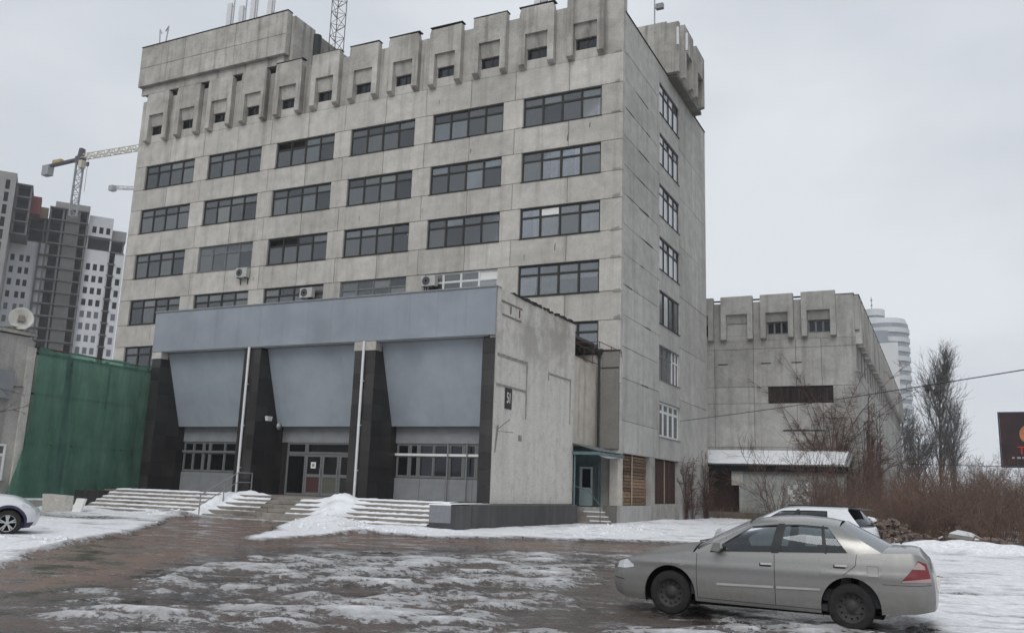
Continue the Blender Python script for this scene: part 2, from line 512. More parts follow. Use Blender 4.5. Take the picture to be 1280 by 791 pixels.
H = H-0.012*(1-cov)*(fbm(X*0.4, Y*0.4, 3))
# the sheet dips under the far sheet at its rim
rim = np.minimum(np.minimum(X-GX0, GX1-X), np.minimum(Y-GY0, GY1-Y))
H = np.where(rim < 0.3, -0.12, H)
nx, ny = X.shape
verts = np.stack([X.ravel(), Y.ravel(), H.ravel()], 1)
ii = np.arange(nx*ny).reshape(nx, ny)
quads = np.stack([ii[:-1, :-1], ii[1:, :-1], ii[1:, 1:], ii[:-1, 1:]], -1).reshape(-1, 4)
gme = bpy.data.meshes.new('ground')
gme.vertices.add(len(verts)); gme.vertices.foreach_set('co', verts.ravel().astype(np.float32))
gme.loops.add(quads.size); gme.loops.foreach_set('vertex_index', quads.ravel().astype(np.int32))
gme.polygons.add(len(quads)); gme.polygons.foreach_set('loop_start', np.arange(0, quads.size, 4, dtype=np.int32))
gme.polygons.foreach_set('use_smooth', np.ones(len(quads), bool))
gme.update()
mud = blur(inpoly(X, Y, [(-14, -16), (-6.5, -16), (-3, -21), (3, -19.5), (9, -14), (11, -20), (7.5, -21.5), (3.5, -23.8), (0.5, -27.5), (1.5, -31), (3.6, -36), (5.2, -39.5), (2, -46), (-4, -40), (-14, -20)]).astype(float), 9)
mud = np.clip(mud+(fbm(X*0.35+3, Y*0.35, 4)-0.5)*1.1, 0, 1)
am_ = gme.attributes.new('mud', 'FLOAT', 'POINT')
am_.data.foreach_set('value', mud.ravel().astype(np.float32))
at = gme.attributes.new('snow_cover', 'FLOAT', 'POINT')
at.data.foreach_set('value', S.ravel().astype(np.float32))

def groundmat():
    m, nt, b = nmat('wet_ground_and_snow', 0.5, 0.4)
    a = nt.nodes.new('ShaderNodeAttribute'); a.attribute_name = 'snow_cover'
    p = pos(nt)
    mp = nt.nodes.new('ShaderNodeMapping')
    mp.inputs['Rotation'].default_value = (0, 0, YAW)
    g = nt.nodes.new('ShaderNodeNewGeometry'); nt.links.new(g.outputs['Position'], mp.inputs['Vector'])
    mp.inputs['Scale'].default_value = (1, 1.35, 1)
    st = mp.outputs[0]
    nA = noise(nt, st, 2.2, 8, 0.66); nB = noise(nt, st, 9.0, 6, 0.7); nC = noise(nt, p, 45, 4, 0.7); nD = noise(nt, p, 0.5, 5, 0.6); nE = noise(nt, st, 0.8, 7, 0.65)
    nF = noise(nt, p, 5, 6, 0.7)
    s = math_(nt, 'ADD', a.outputs['Fac'], math_(nt, 'MULTIPLY', math_(nt, 'SUBTRACT', nA, 0.5), 1.0))
    s = math_(nt, 'ADD', s, math_(nt, 'MULTIPLY', math_(nt, 'SUBTRACT', nB, 0.5), 0.85))
    s = math_(nt, 'ADD', s, math_(nt, 'MULTIPLY', math_(nt, 'SUBTRACT', nC, 0.5), 0.35))
    mask = ramp(nt, s, [(0.49, 0), (0.535, 1)])
    slush = ramp(nt, s, [(0.34, 0), (0.5, 1)])
    am = nt.nodes.new('ShaderNodeAttribute'); am.attribute_name = 'mud'
    brown = mix(nt, ramp(nt, nE, [(0.42, 0), (0.6, 1)]), (0.17, 0.112, 0.084), (0.10, 0.069, 0.055))
    darkw = mix(nt, ramp(nt, nE, [(0.4, 0), (0.6, 1)]), (0.082, 0.064, 0.056), (0.04, 0.034, 0.031))
    asp = mix(nt, am.outputs['Fac'], darkw, brown)
    asp = mix(nt, 0.7, asp, mix(nt, 1.0, asp, ramp(nt, nC, [(0.3, 0.5), (0.7, 1.6)]), 'MULTIPLY'))
    asp = mix(nt, math_(nt, 'MULTIPLY', slush, 0.6), asp, (0.15, 0.138, 0.132))
    deep = ramp(nt, a.outputs['Fac'], [(0.56, 0), (0.86, 1)])
    sn = mix(nt, deep, (0.36, 0.36, 0.365), (0.79, 0.80, 0.82))
    gr = math_(nt, 'MULTIPLY', ramp(nt, nF, [(0.46, 0), (0.66, 1)]), math_(nt, 'SUBTRACT', 0.7, math_(nt, 'MULTIPLY', deep, 0.5)))
    sn = mix(nt, gr, sn, (0.27, 0.25, 0.235))
    sn = mix(nt, 0.7, sn, mix(nt, 1.0, sn, ramp(nt, nB, [(0.3, 0.62), (0.65, 1.2)]), 'MULTIPLY'))
    sn = mix(nt, math_(nt, 'MULTIPLY', ramp(nt, nC, [(0.62, 0), (0.7, 1)]), 0.45), sn, (0.2, 0.17, 0.15))
    c = mix(nt, mask, asp, sn)
    nt.links.new(c, b.inputs['Base Color'])
    wet = ramp(nt, math_(nt, 'ADD', math_(nt, 'MULTIPLY', nE, 0.7), math_(nt, 'MULTIPLY', nF, 0.3)), [(0.43, 0.55), (0.49, 0.25), (0.54, 0.04)])
    nt.links.new(mix(nt, mask, wet, mix(nt, deep, 0.4, 0.65)), b.inputs['Roughness'])
    dry = ramp(nt, nE, [(0.46, 1), (0.56, 0.15)])
    h = math_(nt, 'ADD', math_(nt, 'MULTIPLY', mask, 0.9), math_(nt, 'MULTIPLY', math_(nt, 'ADD', math_(nt, 'MULTIPLY', nB, 0.7), math_(nt, 'MULTIPLY', nC, 0.4)), math_(nt, 'MAXIMUM', dry, mask)))
    bump(nt, b, h, 0.6, 0.04)
    return m
gme.materials.append(groundmat())
tag(link('ground', gme), kind='structure')

def farmat():
    m, nt, b = nmat('far_ground', 0.9, 0.1)
    p = pos(nt)
    n = noise(nt, p, 0.06, 8, 0.7)
    c = ramp(nt, n, [(0.42, (0.09, 0.07, 0.055)), (0.5, (0.2, 0.18, 0.16)), (0.58, (0.6, 0.61, 0.63))])
    nt.links.new(c, b.inputs['Base Color'])
    return m
fm = MB()
R = 2500
fm.face([(-R, -R, -0.06), (R, -R, -0.06), (R, R, -0.06), (-R, R, -0.06)])
tag(fm.build('terrain', farmat()), kind='structure')

# ================================================================== windows
_wc = {}
def win_frame(w, h, cols, tr, fr, mul, depth, mat):
    """frame mesh of a window: outer frame, mullions and transom bars butted end to end"""
    k = (round(w, 3), round(h, 3), cols, tr, fr, mul, mat.name)
    if k not in _wc:
        m = MB()
        m.box(0, w, 0, depth, 0, fr); m.box(0, w, 0, depth, h-fr, h)
        m.box(0, fr, 0, depth, fr, h-fr); m.box(w-fr, w, 0, depth, fr, h-fr)
        cw = (w-2*fr-(cols-1)*mul)/cols
        xs = []
        x = fr
        for c in range(cols):
            xs.append((x, x+cw))
            if c < cols-1:
                m.box(x+cw, x+cw+mul, -0.015, depth, fr, h-fr)
            if tr:
                m.box(x, x+cw, 0.005, depth, h*(1-tr)-mul*0.4, h*(1-tr)+mul*0.4)
            # casement rims
            for z0, z1 in (((fr, h*(1-tr)-mul*0.4), (h*(1-tr)+mul*0.4, h-fr)) if tr else ((fr, h-fr),)):
                e = 0.028
                m.box(x, x+e, 0.02, depth, z0, z1); m.box(x+cw-e, x+cw, 0.02, depth, z0, z1)
                m.box(x+e, x+cw-e, 0.02, depth, z0, z0+e); m.box(x+e, x+cw-e, 0.02, depth, z1-e, z1)
            x += cw+mul
        _wc[k] = (m.mesh('window', mat), xs)
    return _wc[k]

def curtain_mesh(w, h, seed):
    rnd = random.Random(seed)
    m = MB()
    n = max(6, int(w*14))
    ph = rnd.uniform(0, 6); k = rnd.uniform(18, 30)
    rows = []
    for z in (0, 0.5, 1):
        rows.append([(w*i/n*(1-0.12*(1-z)*rnd.random()), 0.014*math.sin(k*w*i/n/w*0.7+ph+z), z*h) for i in range(n+1)])
    m.grid(rows)
    return m.mesh('curtain', MT['curtain'], True)
CURT = [curtain_mesh(1.0, 1.0, s) for s in range(5)]

def window(parent, loc, w, h, cols, tr, mat, rz=0, curtains=(), glass='glass', fr=0.07, mul=0.09, sill=True, special=None, inset=0.12, open_=None):
    """loc: lower left corner on the wall face; local -y looks outwards"""
    c, s = math.cos(rz), math.sin(rz)
    L = (loc[0]-s*inset, loc[1]+c*inset, loc[2])
    me, xs = win_frame(w, h, cols, tr, fr, mul, 0.09, mat)
    o = link('window', me, parent, L, rz)
    for i, (x0, x1) in enumerate(xs):
        for zz in ((0, 1) if tr else (2,)):
            z0, z1 = {0: (fr, h*(1-tr)-mul*0.4), 1: (h*(1-tr)+mul*0.4, h-fr), 2: (fr, h-fr)}[zz]
            gm = glass
            if special and (i, zz) in special:
                gm = special[(i, zz)]
            if gm is None:
                continue
            elif random.random() < 0.16 and gm == 'glass':
                gm = 'glass_dull'
            pm = boxmesh('pane', x1-x0-0.04, 0.008, z1-z0-0.04, MT[gm])
            link('pane', pm, o, (x0+0.02, 0.045, z0+0.02), rot=(random.uniform(-0.014, 0.014), 0, random.uniform(-0.014, 0.014)))
    for (ci, a, b, z0f, z1f) in curtains:
        x0, x1 = xs[ci]
        q = link('curtain', random.choice(CURT), o, (x0+(x1-x0)*a, 0.085, fr+(h-2*fr)*z0f))
        q.scale = ((x1-x0)*(b-a), 1, (h-2*fr)*(z1f-z0f))
    if sill:
        link('sill', boxmesh('sill', w+0.1, 0.16, 0.035, MT['frame_grey'] if mat != MT['frame'] else MT['tar']), o, (-0.05, -inset-0.05, -0.045))
    return o

# ================================================================== main office tower
OB = thing('office_tower', 'tall grey concrete panel office tower with rows of dark ribbon windows', 'building', (0, 0, 0))
P_, WD, XR6, Z1, HF, HW = 6.4651, 5.0849, -1.3428, 25.194, 3.5396, 1.8903
XL = -39.9
cols_x = [(XR6-(6-c)*P_-WD, XR6-(6-c)*P_) for c in range(1, 7)]
joints = [XL]+[(cols_x[i][1]+cols_x[i+1][0])/2+0.12 for i in range(5)]+[0.0]
rows_z = [(Z1-r*HF-HW, Z1-r*HF) for r in range(5)]
ATT = 27.1
bands = [(rows_z[0][1], ATT)]+[(rows_z[r+1][1], rows_z[r][0]) for r in range(4)]+[(rows_z[4][0]-1.65, rows_z[4][0])]
for (z0, z1) in bands:
    for a, b in zip(joints[:-1], joints[1:]):
        m = (a+b)/2+0.1
        for q0, q1 in ((a, m), (m, b)):
            panel(OB, 'concrete_panel', q0, q1, 0, 0.3, z0, z1, MT['concrete'], gap=0.014, jit=0.008)
for (z0, z1) in rows_z:
    ed = [(XL, cols_x[0][0])]+[(cols_x[i][1], cols_x[i+1][0]) for i in range(5)]+[(cols_x[5][1], 0.0)]
    for q0, q1 in ed:
        panel(OB, 'concrete_panel', q0, q1, 0, 0.3, z0, z1, MT['concrete'], gap=0.014, jit=0.008)
m = MB(); m.box(XL, -2.7, 0.03, 0.3, 0, bands[-1][0]-0.01); m.box(-2.7, 0, 0.03, 0.3, 3.75, bands[-1][0]-0.01)
m.build('lower_wall', MT['concrete'], OB)
# rooms behind the glass
m = MB(); m.box(XL+0.35, -0.95, 1.0, 19.3, 0.0, 29.55)
m.build('rooms', MT['interior'], OB)
# floor slabs close the storeys off behind the spandrels
m = MB()
for (z0, z1) in bands:
    m.box(XL+0.3, -0.32, 0.31, 0.98, (z0+z1)/2-0.15, (z0+z1)/2+0.15)
    m.box(-0.94, -0.32, 0.99, 19.3, (z0+z1)/2-0.15, (z0+z1)/2+0.15)
m.build('floor_slabs', MT['interior'], OB)
# outer walls out of view, roof deck
m = MB(); m.box(XL, XL+0.3, 0.31, 19.4, 0, 30.05); m.box(XL, 0, 19.42, 19.72, 0, 29.78)
m.build('rear_wall', MT['concrete'], OB)
m = MB(); m.box(XL+0.32, -0.33, 0.33, 19.4, 29.6, 29.76)
m.build('roof', MT['roof'], OB)

cur = {(5, 1): [(1, .55, .95, 0, .62)], (6, 1): [(2, .1, .95, 0, .66), (1, .85, 1, 0, .7), (3, .8, 1, 0, .7)],
       (6, 2): [(1, .45, .85, 0, .66), (2, .68, .98, 0, 1), (3, 0, .08, 0, .66)], (6, 3): [(1, .05, .95, 0, .66)],
       (4, 2): [(1, .08, .5, 0, .64), (2, .3, .98, 0, .64)], (3, 2): [(2, .1, .7, 0, .66)], (4, 3): [(2, .05, .7, 0, 1), (3, .85, 1, 0, .66)],
       (5, 3): [(0, .3, .75, 0, .64), (1, .1, .95, 0, .64)], (1, 3): [(0, 0, .95, 0, .6), (1, 0, .95, 0, .6), (2, .05, 1, 0, .6), (3, .1, .9, 0, .6)],
       (1, 2): [(2, .05, .95, 0, .62), (3, .5, .98, .1, .66), (0, .1, .95, 0, .6), (1, .05, .95, 0, .6)], (1, 1): [(0, .1, .9, 0, .45), (1, .1, .9, 0, .5), (2, .3, .95, 0, .55)],
       (2, 1): [(2, .1, .6, 0, .66)], (2, 2): [(1, 0, .95, 0, .6)], (2, 3): [(1, 0, 1, 0, .64), (2, 0, .5, 0, .64)],
       (3, 3): [(0, .05, .95, 0, .5), (1, .05, .9, 0, .5)], (1, 4): [(0, .05, .95, 0, .62), (1, .05, .9, 0, .62)], (6, 4): [(0, .02, .9, .0, .62), (1, .1, 1, .06, .62)], (3, 1): [(1, .1, 1, 0, .6), (2, 0, 1, 0, .66), (3, 0, 1, 0, .9)],
       (2, 4): [(0, .1, 1, 0, .9), (1, .1, 1, 0, .9)], (3, 4): [(0, 0, 1, 0, .5), (1, 0, 1, 0, .5)]}
for c in range(1, 7):
    for r in range(1, 6):
        x0, x1 = cols_x[c-1]; z0, z1 = rows_z[r-1]
        fmx = MT['frame']; sp = None
        if (c, r) in ((2, 3), (6, 4), (4, 3), (4, 4), (6, 3)):
            fmx = MT['frame_grey'] if (c, r) in ((2, 3), (4, 4)) else MT['frame']
        if (c, r) == (5, 4): fmx = MT['frame_white']; sp = {(3, 1): 'board_white', (2, 1): 'glass_dull'}
        if (c, r) == (6, 3): sp = {(1, 1): 'board_white'}
        if (c, r) == (3, 3): sp = {(0, 1): None, (1, 1): None}
        if (c, r) == (3, 1): sp = {(0, 1): None, (1, 1): None}
        cu_ = list(cur.get((c, r), ()))
        for k in range(4):
            if not any(q[0] == k for q in cu_) and random.random() < 0.38:
                cu_.append((k, random.choice((0, 0.05, 0.6)), random.choice((0.35, 0.97, 1.0)), 0.0 if random.random() < 0.6 else 0.5, random.choice((0.64, 0.97))))
        window(OB, (x0, 0, z0+0.01), x1-x0, z1-z0-0.02, 4, 0.31, fmx, 0, cu_, special=sp, inset=0.13)

# ---- the crown: a row of portal-shaped parapet pieces with a small window in each
NA = 12
AP = P_/2
ac = [-2.3-AP*i for i in range(NA)]
HWD, LEG, PRO = 1.18, 0.42, 0.40
def portal_mesh(seed):
    r_ = random.Random(seed)
    c = lambda a: r_.uniform(0.0, a)
    am = MB()
    # one outline with worn corners: up the left leg, over the top, down the right leg
    tl = [(-HWD, 30.9-c(0.25)), (-HWD+0.04+c(0.1), 31.1-c(0.06))] if r_.random() < 0.6 else [(-HWD, 31.1)]
    tr = [(HWD-0.04-c(0.12), 31.1-c(0.05)), (HWD, 30.85-c(0.3))] if r_.random() < 0.6 else [(HWD, 31.1-c(0.04))]
    mid = [(r_.uniform(-0.5, 0.5), 31.1-c(0.05))]
    am.prism([(-HWD, 29.3), (HWD, 29.3)]+tr[::-1]+mid+tl[::-1], 'y', -PRO, -0.005)
    for s_ in (-1, 1):
        xa, xb = sorted((s_*HWD, s_*(HWD-LEG)))
        zf = 27.22+c(0.12); q = c(0.1)
        am.prism([(-PRO, zf), (-PRO+0.12, zf-0.06-c(0.05)), (-0.005, 27.05+c(0.06)), (-0.005, 29.298), (-PRO, 29.298), (-PRO+q*0.3, 28.6+c(0.4))], 'x', xa, xb)
    return am.mesh('parapet_portal', MT['attic'])
PV = [portal_mesh(k) for k in range(NA)]
hood = MB(); hood.prism([(-PRO+0.16, 29.3), (-0.06, 28.42), (0.02, 28.42), (0.02, 29.3)], 'x', -(HWD-LEG)+0.01, HWD-LEG-0.01)
hood_mesh = hood.mesh('window_hood', MT['attic'])
for i, xc in enumerate(ac):
    link('parapet_portal', PV[i], OB, (xc+random.uniform(-0.02, 0.02), random.uniform(-0.03, 0), random.uniform(-0.07, 0.05)))
    link('window_hood', hood_mesh, OB, (xc, 0, 0))
    w = 2*(HWD-LEG)-0.04
    window(OB, (xc-w/2, 0, 27.72), w, 0.68, 2, 0, MT['frame'], glass='glass_dark', sill=False, fr=0.05, mul=0.06, inset=0.08)
# wall behind the portals, open at the small windows
xs = sorted([XL]+[q for xc in ac for q in (xc-HWD+LEG+0.02, xc+HWD-LEG-0.02)]+[-1.02])
for k in range(0, len(xs)-1):
    a, b = xs[k], xs[k+1]
    if k % 2 == 0:
        panel(OB, 'parapet_wall', a, b, 0, 0.3, ATT, 30.72, MT['attic'], gap=0.0, bev=0)
    else:
        panel(OB, 'parapet_wall', a, b, 0.002, 0.298, ATT, 27.71, MT['concrete'], gap=0.002, bev=0)
        panel(OB, 'parapet_wall', a, b, 0.03, 0.25, 28.41, 30.7, MT['attic'], gap=0.002, bev=0)
m = MB(); m.box(-1.018, 0.0, 0.0, 0.62, ATT, 31.35)
m.build('corner_pier', MT['attic'], OB)
# tall blank parapet over the left end
TP = [(-40.05, -35.3), (-35.3, -30.2), (-30.2, -25.3)]
for k, (a, b) in enumerate(TP):
    panel(OB, 'crown_panel', a, b, -0.62, 0.5, 31.75, 33.3, MT['attic'], gap=0.012, jit=0.01)
    panel(OB, 'crown_panel', a, b, -0.62, 0.5, 33.3, 35.1, MT['attic'], gap=0.012, jit=0.01)
m = MB(); m.box(-40.0, -25.36, -0.11, 7.6, 31.3, 34.95); m.box(-39.9, -25.6, -0.3, -0.12, 31.12, 31.74)
m.build('crown_core', MT['attic'], OB)
m = MB(); m.box(-25.35, -25.05, -0.08, 2.2, 31.2, 34.9); m.box(-25.35, -25.15, 2.21, 7.6, 31.2, 34.1)
m.build('crown_end_wall', MT['attic'], OB)
m = MB(); m.tube((-25.0, 2.4, 31.2), (-25.0, 2.4, 34.55), 0.33, n=14)
m.build('chimney_pipe', MT['black_iron'], OB)
m = MB()
for a, b in ((-40.07, -25.28),):
    m.box(a, b, -0.66, -0.1, 35.105, 35.16)
m.build('coping', MT['tar'], OB)
# a thin flashing over every portal
fl = MB(); fl.box(-HWD-0.03, HWD+0.03, -PRO-0.03, 0.05, 31.105, 31.15); flm = fl.mesh('flashing', MT['tar'])
for xc in ac:
    if xc > -25.5:
        link('flashing', flm, OB, (xc, 0, 0.04))

# ---- right-hand side wall
SY = [(0.302, 6.95), (6.95, 7.367), (12.10, 15.6), (15.6, 19.4)]
SW0, SW1 = 7.367, 12.10
stop = [28.522-k*HF for k in range(7)]; sh = 2.182
lev = [29.78]+[t+0.55 for t in stop[1:]]+[3.75]
for k in range(len(lev)-1):
    for (a, b) in SY:
        zz = [lev[k+1], lev[k]]
        if (a == 0.302):
            mid = lev[k+1]+1.75
            zz = [lev[k+1], mid, lev[k]]
        for z0, z1 in zip(zz[:-1], zz[1:]):
            panel_s(OB, 'side_panel', a, b, 0, 0.3, z0, z1, MT['side'], gap=0.01, jit=0.012)
edges = [(stop[0], 29.78)]+[(stop[k+1], stop[k]-sh) for k in range(6)]+[(3.75, stop[6]-sh)]
for z0, z1 in edges:
    panel_s(OB, 'side_panel', SW0, SW1, 0, 0.3, z0, z1, MT['side'], gap=0.008, jit=0.008)
for k in range(7):
    if k < 5:
        window(OB, (0, SW0+0.01, stop[k]-sh+0.01), SW1-SW0-0.02, sh-0.02, 4, 0.28 if k != 4 else 0, MT['frame'], math.pi/2,
               [(0, .1, .95, 0, 1), (1, .15, .9, 0, .7), (2, .05, .95, 0, 1), (3, .1, .6, 0, .7)] if k != 4 else [(1, .4, .9, 0, 1)], inset=0.08, glass='glass' if k != 4 else 'glass_dull', special={(0, 0): 'glass_milky', (0, 1): 'glass_milky', (1, 0): 'glass_milky', (2, 0): 'glass_milky', (2, 1): 'glass_milky', (3, 0): 'glass_milky'} if k < 4 else {(1, 2): 'glass_milky'})
    elif k == 5:
        window(OB, (0, SW0+0.01, stop[k]-sh+0.01), SW1-SW0-0.02, sh-0.02, 4, 0.3, MT['frame_grey'], math.pi/2, [], inset=0.13, glass='glass_dull', special={(3, 0): 'glass', (3, 1): 'glass'})
        m = MB()
        for y in (10.55, 11.3, 12.0):
            m.box(-0.16, -0.09, y-0.05, y+0.05, stop[k]-sh+0.05, stop[k]-0.05)
        m.box(-0.155, -0.095, 10.61, 11.24, stop[k]-0.75, stop[k]-0.65); m.box(-0.155, -0.095, 11.36, 11.94, stop[k]-0.75, stop[k]-0.65)
        m.build('white_casement', MT['frame_white'], OB)
    else:
        window(OB, (0, SW0+0.01, stop[k]-sh+0.01), SW1-SW0-0.02, sh-0.02, 4, 0.27, MT['frame_white'], math.pi/2, [], inset=0.13, glass='glass_dull', fr=0.11, mul=0.13)
m = MB(); m.box(-0.3, 0.05, 0.31, 19.72, 29.785, 29.84)
m.build('side_coping', MT['tar'], OB)
# corner column under the end of the side wall
m = MB(); m.box(-0.3, 0.06, 12.2, 19.7, 0, 3.74)
m.build('side_ground_wall', MT['old'], OB)
# raised parapet over the rear half of the side wall, with portal pieces like those of the front
m = MB(); m.box(-2.14, -0.003, 9.0, 17.0, 29.86, 33.75)
m.build('stair_head', MT['attic'], OB)
m = MB(); m.box(0.0, 0.86, 9.0, 9.34, 29.9, 33.6); m.box(0.0, 0.3, 9.35, 16.6, 30.0, 33.2); m.build('end_block', MT['attic'], OB)
sp_ = MB()
sp_.prism([(-HWD, 32.05), (HWD, 32.05), (HWD, 33.9), (-HWD, 33.9)], 'y', -0.98, -0.305)
for q in (-1, 1):
    xa, xb = sorted((q*HWD, q*(HWD-LEG)))
    sp_.prism([(-0.98, 29.95), (-0.305, 29.8), (-0.305, 32.048), (-0.98, 32.048)], 'x', xa, xb)
spm = sp_.mesh('parapet_portal', MT['attic'])
for y in (11.33, 14.56):
    link('parapet_portal', spm, OB, (0, y, 0), math.pi/2)
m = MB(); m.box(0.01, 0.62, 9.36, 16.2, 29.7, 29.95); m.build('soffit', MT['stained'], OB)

# ---- ground floor of the side: concrete posts, plank infill, low parapet
m = MB(); m.box(-0.42, 0.04, -0.42, 0.36, 0.96, 3.74)
m.build('post', flat('pale_painted_concrete', (0.50, 0.47, 0.42), 0.85, 0.2, var=0.2, scale=2, obj=False), OB)
m = MB(); m.box(-0.4, 0.04, 5.42, 6.28, 0.0, 3.74); m.build('post', MT['old'], OB)
m = MB(); m.box(-0.4, 0.04, 11.7, 12.19, 0.0, 3.74); m.build('post', MT['old'], OB)
m = MB(); m.box(-0.4, 0.08, -0.40, 5.41, 0.0, 0.955); m.build('low_wall', weathered('pale_render', (0.40, 0.39, 0.375), (0.2, 0.19, 0.18), streak=0.6), OB)
m = MB(); m.box(-0.4, 0.05, 6.29, 11.69, 0.0, 1.05); m.build('low_wall', MT['old'], OB)
m = MB(); m.box(-0.95, -0.36, 0.37, 12.2, 0.0, 3.74); m.build('infill_back', MT['black'], OB)
MT['plank'] = flat('weathered_plank', (0.19, 0.125, 0.08), 0.85, 0.2, var=0.4, scale=5, obj=False, rnd=0.45)
MT['plank_dark'] = flat('dark_plank', (0.055, 0.030, 0.024), 0.85, 0.2, var=0.35, scale=5, obj=False, rnd=0.3)
MT['batten'] = flat('pale_batten', (0.40, 0.33, 0.25), 0.85, 0.2, var=0.2)
for seg in ((0.38, 2.55), (2.62, 5.4)):
    z = 0.98
    while z < 3.66:
        h = random.uniform(0.17, 0.2)
        z1 = min(z+h, 3.7)
        o = link('plank', boxmesh('plank', seg[1]-seg[0]-0.02, 0.03, round(z1-z-0.03, 2), MT['plank'], 0.012), OB, (-0.24+random.uniform(-0.012, 0.012), seg[0]+0.01, z+0.006), math.pi/2)
        z = z1
y = 6.3
while y < 11.6:
    w = random.uniform(0.16, 0.2); y1 = min(y+w, 11.68)
    link('plank', boxmesh('plank', round(y1-y-0.012, 2), 0.03, 2.62, MT['plank_dark'], 0.006), OB, (-0.24+random.uniform(-0.01, 0.01), y+0.006, 1.06), math.pi/2)
    y = y1
m = MB(); m.box(-0.2, -0.15, 2.545, 2.625, 0.97, 3.7); m.build('batten', MT['batten'], OB)
m = MB(); m.box(-0.2, -0.17, 1.05, 1.11, 0.97, 1.75); m.build('batten', MT['batten'], OB)
m = MB(); m.box(-0.2, -0.17, 1.2, 2.5, 2.85, 2.91); m.box(-0.2, -0.17, 1.2, 1.26, 2.3, 2.848); m.build('batten', MT['rust'], OB)
m = MB(); m.box(-0.2, -0.17, 9.0, 9.07, 1.06, 3.7); m.build('batten', MT['batten'], OB)
# dark infill under the small terrace beside the porch
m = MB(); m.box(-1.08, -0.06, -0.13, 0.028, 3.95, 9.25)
m.build('dark_infill', MT['stained'], OB)
m = MB(); m.box(-1.1, -0.04, -0.16, -0.135, 8.3, 8.36); m.box(-1.1, -0.04, -0.17, 0.02, 9.26, 9.32)
m.build('infill_trim', MT['black_iron'], OB)
m = MB(); m.tube((-1.2, -0.16, 9.0), (-1.2, -0.16, 3.9), 0.07, n=10); m.lathe([(0.08, 0), (0.24, 0.3), (0.24, 0.42), (0.2, 0.42)], 12, 'z', (-1.2, -0.2, 8.95))
m.build('downpipe', MT['black_iron'], OB)

# mortar smears and opened joints that age the corner and the side wall
rnd = random.Random(31)
pat = weathered('mortar_smear', (0.30, 0.285, 0.26), (0.16, 0.15, 0.135), rnd=0.2)
for z0, z1 in rows_z+[(0, ATT)]:
    for z in (z0, z1):
        if z > 9 and rnd.random() < 0.85:
            a = rnd.uniform(-0.75, -0.45); b = rnd.uniform(-0.2, -0.03); zz = z+rnd.uniform(-0.12, 0.05)
            m = MB(); m.prism([(a, zz), (b, zz+0.02), (b-0.03, zz+rnd.uniform(0.12, 0.26)), (a+0.05, zz+rnd.uniform(0.1, 0.2))], 'y', -0.022, 0.01)
            m.build('mortar_patch', pat, OB)
for k in range(26):
    zz = rnd.choice(lev[1:-1]+[q+1.75 for q in lev[1:-1]])+rnd.uniform(-0.02, 0.02)
    y0 = rnd.uniform(0.4, 4.4); y1 = y0+rnd.uniform(0.5, 2.2)
    m = MB(); m.prism([(y0, zz-0.015), (y1, zz-0.03), (y1-0.1, zz+0.035), (y0+0.2, zz+0.025)], 'x', -0.02, 0.016); m.build('open_joint', MT['tar'] if rnd.random() < 0.5 else pat, OB)
for k in range(10):
    xx = rnd.uniform(-38, -2); zz = rnd.choice(bands[:4])[0]+rnd.uniform(0.3, 1.2)
    m = MB(); m.prism([(xx, zz), (xx+0.04, zz), (xx+0.06, zz+rnd.uniform(0.2, 0.5)), (xx+0.01, zz+0.3)], 'y', -0.014, 0.01); m.build('rust_run', MT['rust'] if k % 3 == 0 else pat, OB)
# ================================================================== entrance block in front of the tower
EB = thing('entrance_block', 'low entrance block with grey fascia, dark granite piers and pale side wall', 'building', (-11.3, -12.7, 0))
FX0, FX1, FY = -21.45, -1.25, -12.7
# fascia cassettes
nf = 14
for k in range(nf):
    a = FX0+(FX1-FX0)*k/nf; b = FX0+(FX1-FX0)*(k+1)/nf
    panel(EB, 'fascia_panel', a, b, FY, 0.06, 8.05, 10.14, MT['fascia'], bev=0.004, gap=0.0015)
m = MB(); m.box(FX0, FX1-0.35, FY+0.061, FY+0.4, 8.06, 10.1); m.build('fascia_core', MT['metal_grey'], EB)
m = MB(); m.box(FX0-0.04, FX1+0.03, FY-0.05, FY+0.45, 10.142, 10.20); m.build('coping', MT['metal_grey'], EB)
m = MB(); m.box(FX0, FX1-0.31, FY+0.41, -0.0, 9.6, 9.75); m.build('roof', MT['roof'], EB)
m = MB(); m.box(FX0, FX0+0.3, -10.2, -0.02, 1.0, 9.59); m.build('far_side_wall', MT['old'], EB)
m = MB(); m.box(FX0+0.05, FX1-0.33, FY+0.05, -10.9, 8.0, 8.045); m.build('soffit', MT['metal_grey'], EB)

